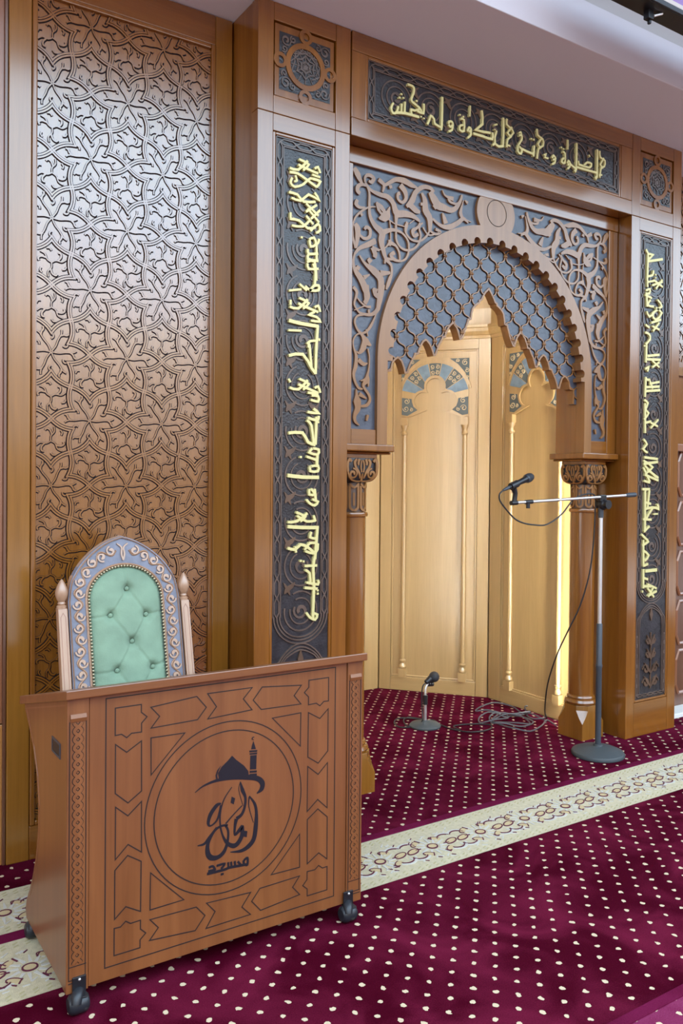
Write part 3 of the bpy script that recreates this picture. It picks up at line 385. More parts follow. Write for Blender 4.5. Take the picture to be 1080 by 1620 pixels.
# ================================================================== carved wall panels
A_ = 0.3165
def lattice(mbs, x0, x1, z0, z1, sx, sz, mp):
    bead, strap_shade, vine, stem = mbs  # second and fourth meshes: dark ribbons that paint the relief's shadow
    ins = lambda p, e=0.002: x0 - e < p[0] < x1 + e and z0 - e < p[1] < z1 + e
    def clip(P, fn):
        run = []
        for p in P:
            if ins(p): run.append(p)
            else:
                if len(run) > 1: fn(run)
                run = []
        if len(run) > 1: fn(run)
    def rot(p, a): return (p[0] * math.cos(a) - p[1] * math.sin(a), p[0] * math.sin(a) + p[1] * math.cos(a))
    rc = 0.0835
    cusp = (rc * math.cos(PI / 6), rc * math.sin(PI / 6)); X0 = (A_ / 2, 0.0)
    ctl = (X0[0] - 0.0370, 0.0405)
    q = []
    for i in range(9):
        t = i / 8; q.append(((1 - t) ** 2 * X0[0] + 2 * t * (1 - t) * ctl[0] + t * t * cusp[0], (1 - t) ** 2 * X0[1] + 2 * t * (1 - t) * ctl[1] + t * t * cusp[1]))
    mir = [rot((p[0], -p[1]), PI / 3) for p in q]          # mirrored about the cusp direction (30 degrees)
    band = q + mir[::-1][1:]
    def offset(P, d):
        mb = MB(); out = []
        k = len(P)
        for i in range(k):
            a = P[max(i - 1, 0)]; b = P[min(i + 1, k - 1)]; p = P[i]
            d1 = (p[0] - a[0], p[1] - a[1]); d2 = (b[0] - p[0], b[1] - p[1])
            if i == 0: d1 = d2
            if i == k - 1: d2 = d1
            l1, l2 = math.hypot(*d1), math.hypot(*d2)
            n1 = (-d1[1] / l1, d1[0] / l1); n2 = (-d2[1] / l2, d2[0] / l2)
            nx, ny = n1[0] + n2[0], n1[1] + n2[1]; ln = math.hypot(nx, ny); nx /= ln; ny /= ln
            k_ = d / max(0.35, nx * n1[0] + ny * n1[1]); out.append((p[0] + nx * k_, p[1] + ny * k_))
        return out
    def fine(P, st=0.004):
        out = []
        for a, b in zip(P, P[1:]):
            n = max(1, int(math.hypot(b[0] - a[0], b[1] - a[1]) / st))
            out += [(a[0] + (b[0] - a[0]) * i / n, a[1] + (b[1] - a[1]) * i / n) for i in range(n)]
        return out + [P[-1]]
    dz = A_ * math.sqrt(3) / 2
    j0 = int((z0 - sz) / dz) - 2; j1 = int((z1 - sz) / dz) + 2
    for j in range(j0, j1 + 1):
        for i in range(int((x0 - sx) / A_) - 2, int((x1 - sx) / A_) + 3):
            ox, oz = sx + A_ * i + (A_ / 2 if j % 2 else 0), sz + dz * j
            tr = lambda P, a=0.0: [(ox + rot(p, a)[0], oz + rot(p, a)[1]) for p in P]
            for k in range(6):
                a = k * PI / 3
                B = tr(band, a)
                for d in (-0.0048, 0.0048): clip(fine(offset(B, d)), lambda R: bead.ribbon(R, 0.0066, 0, 0.0065, mp))
                clip(fine(B), lambda R: strap_shade.ribbon(R, 0.0236, 0, 0.0012, mp))
                # six arms of the vine star with a hooked tip and a crescent beside each
                arm = catmull([(0.002, 0), (0.030, -0.003), (0.060, 0.002), (0.085, 0.002)], [1] * 4, 4)[0]
                hook = catmull([(0.076, 0.004), (0.088, -0.006), (0.094, -0.018), (0.104, -0.022)], [1] * 4, 4)[0]
                hk2 = catmull([(0.082, 0.002), (0.094, 0.006), (0.103, 0.012)], [1] * 3, 4)[0]
                cres = catmull([(0.047, 0.028), (0.055, 0.024), (0.063, 0.026), (0.067, 0.033)], [1] * 4, 3)[0]
                for c, w0 in ((arm, 0.0050), (hook, 0.0066), (hk2, 0.005), (cres, 0.0055)):
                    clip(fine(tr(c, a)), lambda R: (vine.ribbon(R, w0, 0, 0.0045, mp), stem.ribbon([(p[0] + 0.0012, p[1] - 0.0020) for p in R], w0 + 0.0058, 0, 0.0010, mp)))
            # little three-armed sprigs in the triangles
            for k, (ta, fl) in enumerate(((PI / 6, 0.2), (PI / 2, 0.2 + PI / 3))):
                tx, tz = A_ / math.sqrt(3) * math.cos(ta), A_ / math.sqrt(3) * math.sin(ta)
                for s in range(3):
                    b = fl + s * 2 * PI / 3
                    arm = catmull([(0, 0), (0.016, 0.005), (0.034, -0.001), (0.050, 0.006)], [1] * 4, 4)[0]
                    hook = catmull([(0.022, 0.004), (0.034, 0.014), (0.036, 0.026), (0.028, 0.030)], [1] * 4, 4)[0]
                    cres = catmull([(0.030, -0.026), (0.040, -0.026), (0.046, -0.018)], [1] * 3, 3)[0]
                    for c, w0 in ((arm, 0.0044), (hook, 0.0066), (cres, 0.0052)):
                        P = [(rot(p, b)[0] * 1.22 + tx, rot(p, b)[1] * 1.22 + tz) for p in c]
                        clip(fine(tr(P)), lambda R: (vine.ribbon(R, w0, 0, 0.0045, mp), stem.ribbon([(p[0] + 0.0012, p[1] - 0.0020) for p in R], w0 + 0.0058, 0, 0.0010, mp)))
def frame4(mb, x0, x1, z0, z1, wd, y0, y1, wb=None, wt=None):
    wb = wb or wd; wt = wt or wd
    return mb.box(x0, x0 + wd, y0, y1, z0, z1).box(x1 - wd, x1, y0, y1, z0, z1).box(x0 + wd, x1 - wd, y0, y1, z0, z0 + wb).box(x0 + wd, x1 - wd, y0, y1, z1 - wt, z1)
def lattice_panel(label, xl, x0, x1, xr, yw, z0, z1, sx, sz, shelf=False):
    t = thing('lattice_panel', label, 'carved wall panel', ((xl + xr) / 2, yw, 0), group=None)
    MB().box(xl, x0 - 0.022, yw - 0.006, yw + 0.05, 0.0, TOPZ - 0.004).build('stile', WG, t, 0.003)
    if xr > x1 + 0.03: MB().box(x1 + 0.022, xr, yw - 0.006, yw + 0.05, 0.0, TOPZ - 0.004).build('stile', WG, t, 0.003)
    MB().box(x0 - 0.021, x1 + 0.021, yw - 0.006, yw + 0.05, z1 + 0.022, TOPZ - 0.004).build('top_rail', WH, t, 0.003)
    MB().box(x0 - 0.021, x1 + 0.021, yw - 0.006, yw + 0.05, 0.0, z0 - 0.022).build('bottom_rail', WH, t, 0.003)
    frame4(MB(), x0 - 0.020, x1 + 0.020, z0 - 0.020, z1 + 0.020, 0.020, yw - 0.012, yw + 0.03).build('moulding', WV, t, 0.005)
    fld = MB().box(x0, x1, yw + 0.006, yw + 0.03, z0, z1).build('carved_field', WL, t)
    mbs = [MB() for _ in range(4)]
    lattice(mbs, x0, x1, z0, z1, sx, sz, facade(yw + 0.006))
    mbs[0].build('strapwork', WL, t); mbs[1].build('strap_shadow_line', SHADEGROOVE, t); mbs[2].build('vine_relief', WL, t); mbs[3].build('vine_shadow_line', SHADEGROOVE, t)
    return t
lattice_panel('tall wooden wall panel carved with interlaced star strapwork, behind the green chair', 0.696, 0.805, 1.563, 1.668, 3.5, 0.16, 3.51, 1.1814, 2.6235)
t = thing('lattice_panel', 'sliver of carved strapwork panel with dark hexagon panelling below, beyond the right pilaster', 'carved wall panel', (5.2, 3.5, 0))
MB().box(4.69, 5.9, 3.506, 3.55, 2.36, TOPZ - 0.004).build('carved_field', WL, t)
mbs = [MB() for _ in range(4)]; lattice(mbs, 4.72, 5.6, 2.40, 3.62, 4.9, 2.6235, facade(3.506))
mbs[0].build('strapwork', WL, t); mbs[1].build('strap_shadow_line', SHADEGROOVE, t); mbs[2].build('vine_relief', WL, t); mbs[3].build('vine_shadow_line', SHADEGROOVE, t)
MB().box(4.69, 5.9, 3.485, 3.55, 2.30, 2.36).build('top_rail', WG, t, 0.003)
MB().box(4.69, 5.9, 3.51, 3.55, 1.83, 2.30).build('plain_board', WV, t)
MB().box(4.69, 5.9, 3.44, 3.55, 1.78, 1.83).build('ledge', WRED, t, 0.006)
MB().box(4.69, 5.9, 3.49, 3.55, 0.03, 1.78).build('lower_panel', WDARK, t)
hx = MB()
for r in range(5):
    z = 0.12 + r * 0.34
    for c in range(4):
        x = 4.74 + c * 0.30
        hx.ribbon([(x, z + 0.06), (x + 0.03, z), (x + 0.24, z), (x + 0.27, z + 0.06), (x + 0.27, z + 0.23), (x + 0.24, z + 0.29), (x + 0.03, z + 0.29), (x, z + 0.23)], 0.022, 0, 0.014, facade(3.49), closed=True, dome=True)
hx.build('hexagon_moulding', WRED, t)
t = thing('plain_panel', 'plain red-brown wood panel at the left edge beside the carved wall panel', 'wall panel', (0.4, 3.5, 0))
MB().box(-0.6, 0.682, 3.512, 3.56, 0.57, TOPZ - 0.004).build('upper_board', WRED, t, 0.002)
MB().box(-0.6, 0.682, 3.508, 3.56, 0.0, 0.565).build('lower_board', wood('orange_wood', (0.38, 0.15, 0.035), (0.5, 0.21, 0.06), 'z', 0.3), t, 0.002)
MB().box(0.682, 0.694, 3.50, 3.56, 0.0, TOPZ - 0.004).build('edge_strip', WDARK, t, 0.002)

# ================================================================== pilasters, lintel
def chain(mb, mp, p, q, amp, period):
    L = math.hypot(q[0] - p[0], q[1] - p[1]); n = max(1, round(L / period)); ux, uz = (q[0] - p[0]) / L, (q[1] - p[1]) / L
    for s in (1, -1):
        P = []
        for i in range(n):
            for t, o in ((0.0, 0.0), (0.22, amp), (0.78, amp)):
                sg = s if i % 2 == 0 else -s
                d = (i + t) / n * L; P.append((p[0] + ux * d - uz * o * sg, p[1] + uz * d + ux * o * sg))
        P.append(q); mb.ribbon(P, 0.0055, 0, 0.006, mp)
def vines(mb, leaf, mp, horizontal, c, s0, s1, R, step):
    n = int((s1 - s0) / step); k = 0
    tr = (lambda a, b: (a, c + b)) if horizontal else (lambda a, b: (c + b, a))
    P = []
    for i in range(n + 1):
        s = s0 + step * (i + 0.5)
        sg = 1 if i % 2 else -1
        for rr, w_ in ((R, 0.007), (R * 0.66, 0.006)):
            mb.ribbon([tr(s + rr * math.cos(a), rr * math.sin(a) * 0.95) for a in [0.5 * sg + 2 * PI * j / 26 * 0.86 for j in range(27)]], w_, 0, 0.0045, mp)
        mb.ribbon([tr(*p) for p in spiral(s, 0, R * 0.42, R * 0.12, sg * 1.0, 1.2 * sg, 16)], [0.010] * 8 + [0.016] * 9, 0, 0.0045, mp)
        for e in (-1, 1):
            leaf.ribbon([tr(s + step * 0.5 - 0.02, e * R * 0.95), tr(s + step * 0.5, e * R * 0.78), tr(s + step * 0.5 + 0.012, e * R * 0.55), tr(s + step * 0.5 + 0.03, e * R * 0.35)], [0.004, 0.026, 0.020, 0.004], 0, 0.005, mp, 3)
            leaf.ribbon([tr(s + step * 0.5 - 0.028, e * R * 0.62), tr(s + step * 0.5, e * R * 0.78), tr(s + step * 0.5 + 0.03, e * R * 1.0)], [0.004, 0.018, 0.003], 0, 0.005, mp, 3)
def medallion(t, x0, x1, z0, z1, y):
    p = MB().box(x0, x1, y, y + 0.02, z0, z1).build('medallion_board', WV, t, 0.003)
    cx, cz = (x0 + x1) / 2, (z0 + z1) / 2; hw = (x1 - x0) / 2 - 0.022; hz = (z1 - z0) / 2 - 0.032; mp = facade(y)
    MB().poly(rect(cx - hw, cx + hw, cz - hz, cz + hz), 0, 0.0012, mp).build('dark_ground', PAT, p)
    rg = MB().ribbon(arc(cx, cz, 0.092, 0, 360, 40)[:-1], 0.024, 0, 0.008, mp, closed=True)
    for a in (0, 90, 180, 270):
        ex = 0.130 * math.cos(math.radians(a)); ez = 0.135 * math.sin(math.radians(a))
        rg.ribbon(arc(cx + ex, cz + ez, 0.026, 0, 360, 18)[:-1], 0.016, 0, 0.0075, mp, closed=True)
    rg.build('ring_relief', WV, p)
    st = MB()
    for i in range(6):
        a = PI / 6 * i
        st.ribbon([(cx + 0.078 * math.cos(a + PI * .5 * (j - 1.5) * 0.4) * (1 if j % 2 else 0.75), cz + 0.078 * math.sin(a + PI * .5 * (j - 1.5) * 0.4) * (1 if j % 2 else 0.75)) for j in range(4)], 0.005, 0, 0.005, mp)
        st.ribbon([(cx + 0.076 * math.cos(a), cz + 0.076 * math.sin(a)), (cx - 0.076 * math.cos(a), cz - 0.076 * math.sin(a))], 0.004, 0, 0.0045, mp)
    for r_ in (0.028, 0.052): st.ribbon([(cx + r_ * (1 if j % 2 else 0.72) * math.cos(PI * j / 6), cz + r_ * (1 if j % 2 else 0.72) * math.sin(PI * j / 6)) for j in range(12)], 0.006, 0, 0.006, mp, closed=True)
    st.build('star_knot', PATL, p)
    sc = MB()
    for sx in (-1, 1):
        for sz in (-1, 1):
            bx, bz = cx + sx * (hw - 0.032), cz + sz * (hz - 0.034)
            sc.ribbon(spiral(bx, bz, 0.026, 0.006, 0.3, 1.3 * sx * sz, 18), [0.005] * 9 + [0.009] * 10, 0, 0.006, mp)
            sc.ribbon(spiral(bx - sx * 0.036, bz + sz * 0.010, 0.016, 0.004, 2, -1.2 * sx, 12), 0.006, 0, 0.006, mp)
            sc.ribbon(spiral(bx + sx * 0.008, bz - sz * 0.040, 0.016, 0.004, 4, 1.2 * sz, 12), 0.006, 0, 0.006, mp)
    sc.build('corner_scroll', PATL, p)
def oval_end(mb, leaf, mp, cx, hw, zs, zb):
    # text border closing in a rounded end at zs; a pointed oval with a plant relief from there down to zb
    for o in (0.0, 0.016, 0.030):
        mb.ribbon([(cx + (hw - o) * math.cos(math.radians(180 + a)), zs + 0.13 - 0.0 + (0.13 - o) * math.sin(math.radians(180 + a))) for a in range(0, 181, 10)], 0.006, 0, 0.006, mp)
        e = hw - o
        mb.ribbon([(cx - e, zb + o), (cx - e, zs - 0.15), (cx - e * 0.80, zs - 0.075), (cx - e * 0.42, zs - 0.02 - o * 0.8), (cx, zs - o), (cx + e * 0.42, zs - 0.02 - o * 0.8), (cx + e * 0.80, zs - 0.075), (cx + e, zs - 0.15), (cx + e, zb + o)], 0.006, 0, 0.006, mp, 3)
    chain(mb, mp, (cx - hw + 0.01, zb + 0.015), (cx + hw - 0.01, zb + 0.015), 0.007, 0.05)
    n = int((zs - 0.1 - zb - 0.06) / 0.085)
    for i in range(n):
        z = zb + 0.06 + i * 0.085
        leaf.ribbon([(cx, z - 0.01), (cx, z + 0.085)], 0.008, 0, 0.007, mp)
        for s in (-1, 1):
            k = 1.0 if i < n - 2 else 0.6
            leaf.ribbon(spiral(cx + s * 0.045 * k, z + 0.03, 0.034 * k, 0.008, PI * (0.5 - s * 0.5), 1.1 * s, 14), [0.006] * 7 + [0.014] * 8, 0, 0.008, mp)
            leaf.ribbon([(cx, z), (cx + s * 0.03 * k, z + 0.035), (cx + s * 0.062 * k, z + 0.07)], [0.004, 0.02, 0.003], 0, 0.009, mp, 3)
    leaf.ribbon([(cx, zs - 0.11), (cx, zs - 0.07), (cx, zs - 0.03)], [0.004, 0.03, 0.003], 0, 0.008, mp)
F = 3.245; TH = 3.179
def pilaster(x0, text, label, tlabel):
    x1 = x0 + 0.484
    t = thing('pilaster', label, 'pilaster', (x0 + 0.24, F + 0.2, 0), group='pilasters beside the arch')
    MB().box(x0 + 0.004, x1 - 0.004, F + 0.03, 3.74, 0.0, TOPZ - 0.002).build('body', WV, t)
    for a, b in ((x0, x0 + 0.077), (x1 - 0.080, x1)):
        MB().box(a, b, F, F + 0.06, 0.0, TH - 0.001).build('stile', WV, t, 0.0025)
        MB().box(a, b, F, F + 0.06, TH + 0.001, TOPZ - 0.002).build('stile', WV, t, 0.0025)
    a, b = x0 + 0.078, x1 - 0.081
    for q0, q1 in ((0.0, 0.208), (3.102, TH - 0.001), (TH + 0.001, 3.258), (3.588, TOPZ - 0.002)):
        MB().box(a, b, F + 0.001, F + 0.06, q0, q1).build('rail', WH, t, 0.0025)
    medallion(t, a + 0.008, b - 0.006, 3.262, 3.582, F + 0.008)
    z0, z1 = 0.21, 3.10; y = F + 0.010; mp = facade(y); cx = (a + b) / 2
    frame4(MB(), a, b, z0, z1, 0.014, F + 0.002, F + 0.03).build('moulding', WV, t, 0.004)
    p = MB().box(a + 0.014, b - 0.014, y, y + 0.015, z0 + 0.014, z1 - 0.014).build('calligraphy_board', PAT, t)
    ch = MB(); lf = MB(); hw = (b - a) / 2 - 0.018
    for s in (-1, 1):
        ch.ribbon([(cx + s * hw, 0.94), (cx + s * hw, z1 - 0.02)], 0.005, 0, 0.007, mp)
        ch.ribbon([(cx + s * (hw - 0.038), 0.94), (cx + s * (hw - 0.038), z1 - 0.055)], 0.005, 0, 0.006, mp)
        chain(ch, mp, (cx + s * (hw - 0.019), 0.94), (cx + s * (hw - 0.019), z1 - 0.037), 0.0115, 0.087)
        chain(ch, mp, (cx + s * (hw - 0.012), 0.25), (cx + s * (hw - 0.012), 0.62), 0.006, 0.06)
    ch.ribbon([(cx - hw, z1 - 0.018), (cx + hw, z1 - 0.018)], 0.005, 0, 0.007, mp)
    ch.ribbon([(cx - hw + 0.038, z1 - 0.056), (cx + hw - 0.038, z1 - 0.056)], 0.005, 0, 0.006, mp)
    chain(ch, mp, (cx - hw + 0.019, z1 - 0.037), (cx + hw - 0.019, z1 - 0.037), 0.0115, 0.087)
    oval_end(ch, lf, mp, cx, hw - 0.004, 0.814, z0 + 0.022)
    ch.build('chain_border', PATL, p)
    vn = MB(); vines(vn, lf, mp, False, cx, 0.86, 2.86, 0.090, 0.205)
    vn.build('vine_scroll', PATL, p); lf.build('leaf_relief', LEAF, p)
    lt = strokes(MB(), text, mp, 0.0, 0.015, 2, dx=x0, wmin=0.010).build('gold_lettering', GOLD, p)
    lab(lt, tlabel)
    return t
pilaster(1.672, LEFT_TEXT, 'left wooden pilaster with tall dark gold-lettered panel, beside the carved wall panel', 'gold kufic arabic lettering running down the left pilaster')
pilaster(4.202, RIGHT_TEXT, 'right wooden pilaster with tall dark gold-lettered panel, beside the tall microphone stand', 'gold arabic lettering running up the right pilaster')
XL, XR, CX = 2.163, 4.2005, 3.183
t = thing('lintel', 'wooden lintel with a dark carved panel of gold kufic writing above the arch', 'lintel', (CX, F + 0.15, TH))
MB().box(XL, XR, F + 0.03, 3.56, TH + 0.0005, TOPZ - 0.002).build('body', WH, t)
a, b, z0, z1 = 2.243, 4.101, 3.263, 3.576
MB().box(XL + .001, XR, F, F + 0.05, TH, z0).build('rail', WH, t, 0.003); MB().box(XL + .001, XR, F, F + 0.05, z1, TOPZ - 0.002).build('rail', WH, t, 0.003)
MB().box(XL + .001, a, F + 0.001, F + 0.05, z0 + .001, z1 - .001).build('stile', WV, t, 0.003); MB().box(b, XR, F + 0.001, F + 0.05, z0 + .001, z1 - .001).build('stile', WV, t, 0.003)
frame4(MB(), a, b, z0, z1, 0.016, F + 0.003, F + 0.03).build('moulding', WH, t, 0.004)
y = F + 0.012; mp = facade(y)
p = MB().box(a + 0.016, b - 0.016, y, y + 0.015, z0 + 0.016, z1 - 0.016).build('calligraphy_board', PAT, t)
ch = MB(); lf = MB(); vn = MB()
for z, s in ((z0 + 0.020, 1), (z1 - 0.020, -1)):
    ch.ribbon([(a + .02, z), (b - .02, z)], 0.005, 0, 0.007, mp); ch.ribbon([(a + .055, z + s * .036), (b - .055, z + s * .036)], 0.005, 0, 0.006, mp)
    chain(ch, mp, (a + 0.036, z + s * 0.018), (b - 0.036, z + s * 0.018), 0.011, 0.085)
for x, s in ((a + 0.020, 1), (b - 0.020, -1)):
    ch.ribbon([(x, z0 + .02), (x, z1 - .02)], 0.005, 0, 0.007, mp); ch.ribbon([(x + s * .036, z0 + .055), (x + s * .036, z1 - .055)], 0.005, 0, 0.006, mp)
    chain(ch, mp, (x + s * 0.018, z0 + 0.036), (x + s * 0.018, z1 - 0.036), 0.011, 0.085)
ch.build('chain_border', PATL, p)
vines(vn, lf, mp, True, (z0 + z1) / 2, a + 0.08, b - 0.30, 0.088, 0.215); vn.build('vine_scroll', PATL, p); lf.build('leaf_relief', LEAF, p)
lab(strokes(MB(), LINTEL_TEXT, mp, 0.0, 0.015, 2, dx=XL, dz=3.176, wmin=0.009).build('gold_lettering', GOLD, p), 'gold kufic arabic lettering along the lintel')

# ================================================================== arch, blue scale screen
AY = 3.345; AZ = 2.16; JL, JR = 2.456, 3.910; RI = 0.727; RO = 0.787
t = thing('arch_surround', 'carved horseshoe arch surround with pink-brown arabesques on blue spandrels', 'arch', (CX, AY + 0.1, 1.74))
body = [(XL, 1.738), (JL, 1.738), (JL, AZ)] + arc(CX, AZ, RI, 180, 0, 40) + [(JR, 1.738), (XR, 1.738), (XR, TH - 0.002), (XL, TH - 0.002)]
MB().poly(body, -0.215, -0.0605, facade(AY)).build('arch_body', WV, t)
fieldp = [(2.240, 1.80), (2.408, 1.80), (2.408, AZ)] + arc(CX, AZ, 0.775, 180, 0, 40) + [(3.958, 1.80), (4.126, 1.80), (4.126, 3.10), (2.240, 3.10)]
MB().poly(fieldp, -0.060, -0.016, facade(AY)).build('spandrel_field', BLUE, t)
mp = facade(AY + 0.016)
lab(strokes(MB(), SPANDREL, mp, 0.0, 0.012, 4, dx=CX).build('arabesque_relief', WC, t), 'arabesque relief of the left spandrel')
lab(strokes(MB(), SPANDREL, mp, 0.0, 0.012, 4, flip=True, dx=CX).build('arabesque_relief', WC, t), 'arabesque relief of the right spandrel')
MB().box(XL, XR, AY - 0.004, AY + 0.10, 3.097, TH - 0.002).build('top_rail', WH, t, 0.003)
for x0, x1 in ((XL, 2.244), (4.122, XR)): MB().box(x0, x1, AY, AY + 0.10, 1.738, 3.096).build('stile', WV, t, 0.003)
for x0, x1 in ((2.2445, 2.3935), (3.9725, 4.1215)): MB().box(x0, x1, AY + 0.001, AY + 0.10, 1.738, 1.812).build('rail', WH, t, 0.003)
# ring with scalloped inner edge
inner = []
N = 24
for i in range(N + 1):
    a = 180 - i * 180 / N
    ca = (CX + 0.700 * math.cos(math.radians(a)), AZ + 0.700 * math.sin(math.radians(a)))
    if i < N:
        # tooth between notches, then a round notch
        an = a - 180 / N / 2
        inner.append((CX + RI * 0.957 * math.cos(math.radians(a)), AZ + RI * 0.957 * math.sin(math.radians(a))))
        inner.append((CX + RI * 0.957 * math.cos(math.radians(a - 1.9)), AZ + RI * 0.957 * math.sin(math.radians(a - 1.9))))
        nx, nz = CX + 0.703 * math.cos(math.radians(an)), AZ + 0.703 * math.sin(math.radians(an))
        for k in range(9):
            b = math.radians(an + 90 - 180 * k / 8)
            inner.append((nx + 0.0235 * math.cos(b), nz + 0.0235 * math.sin(b)))
        inner.append((CX + RI * 0.957 * math.cos(math.radians(a - 5.6)), AZ + RI * 0.957 * math.sin(math.radians(a - 5.6))))
inner.append((CX + RI * 0.957, AZ))
ring = [(2.394, 1.739), (JL, 1.739), (JL, AZ)] + inner + [(JR, AZ), (JR, 1.739), (3.972, 1.739), (3.972, AZ)] + arc(CX, AZ, 0.789, 0, 180, 60)
MB().poly(ring, -0.060, 0.006, facade(AY)).build('scalloped_ring', WC, t)
kp = [(CX + 0.14 * math.cos(math.radians(a)), 3.022 + 0.14 * math.sin(math.radians(a))) for a in range(-60, 241, 6)]
kp = [(x, min(z, 3.0965)) for x, z in kp]
ky = MB().poly(kp, -0.02, 0.003, facade(AY)).build('keystone_roundel', WC, t)
MB().ribbon(arc(CX + 0.004, 3.026, 0.071, 0, 360, 40)[:-1], 0.0035, 0, 0.0008, facade(AY - 0.003), closed=True).build('roundel_groove', SHADEGROOVE, ky)

t = thing('scale_screen', 'blue arch screen with ogee scale pattern and pointed cusped opening over the niche', 'screen', (CX, 3.41, 2.12))
SYc = 3.402
op = mm(OPENING); opL = [(CX + a, b) for a, b in op]; opR = [(CX - a, b) for a, b in op]
outl = opL[::-1] + opR[1:]            # left end -> apex -> right end
sb = [(JL - 0.01, 2.117)] + outl + [(3.880, 2.117), (3.880, 2.03), (JR + 0.01, 2.03), (JR + 0.01, AZ)] + arc(CX, AZ, RI + 0.01, 0, 180, 40)
sb = [p for i, p in enumerate(sb) if i == 0 or math.hypot(p[0] - sb[i - 1][0], p[1] - sb[i - 1][1]) > 1e-4]
MB().poly(sb, -0.045, 0.0, facade(SYc)).build('screen_board', BLUE, t)
mp = facade(SYc)
def inside(p, poly):
    c = False; j = len(poly) - 1
    for i in range(len(poly)):
        if (poly[i][1] > p[1]) != (poly[j][1] > p[1]) and p[0] < (poly[j][0] - poly[i][0]) * (p[1] - poly[i][1]) / (poly[j][1] - poly[i][1]) + poly[i][0]: c = not c
        j = i
    return c
rdg = MB(); shd = MB(); kn = MB(); SA = 0.126; SZ = 0.0655
def clipin(P, fn):
    run = []
    for p in P:
        if inside(p, sb) and math.hypot(p[0] - CX, p[1] - AZ) < 0.722 or (p[1] < AZ and inside(p, sb)): run.append(p)
        else:
            if len(run) > 1: fn(run)
            run = []
    if len(run) > 1: fn(run)
for j in range(-2, 16):
    for i in range(-7, 8):
        kx, kz = CX + SA * i + (SA / 2 if j % 2 else 0), 2.0355 + SZ * j
        for s in (-1, 1):
            P = catmull([(0.0055, 0.006), (0.006, 0.013), (0.016, 0.024), (0.040, 0.033), (0.052, 0.043), (0.0570, 0.055), (0.0575, SZ - 0.006)], [1] * 7, 4)[0]
            Q = [(kx + s * a, kz + b) for a, b in P]
            clipin(Q, lambda R: (rdg.ribbon(R, 0.0058, 0, 0.0075, mp), shd.ribbon([(p[0] - 0.0018, p[1] - 0.0018) for p in R], 0.0100, 0, 0.0012, mp)))  # dark ribbon shifted to the lower left paints each ridge's shadow
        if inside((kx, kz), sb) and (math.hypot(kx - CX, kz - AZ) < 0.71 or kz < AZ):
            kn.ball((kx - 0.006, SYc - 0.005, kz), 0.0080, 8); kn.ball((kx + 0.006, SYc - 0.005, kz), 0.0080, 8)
rdg.build('scale_ridges', WC, t); shd.build('scale_shadow_line', SHADEGROOVE, t); kn.build('scale_knots', WC, t, smooth=True)
MB().ribbon(outl + [(3.880, 2.117), (3.880, 2.03)], 0.010, -0.045, 0.006, mp).build('opening_edge', WC, t)

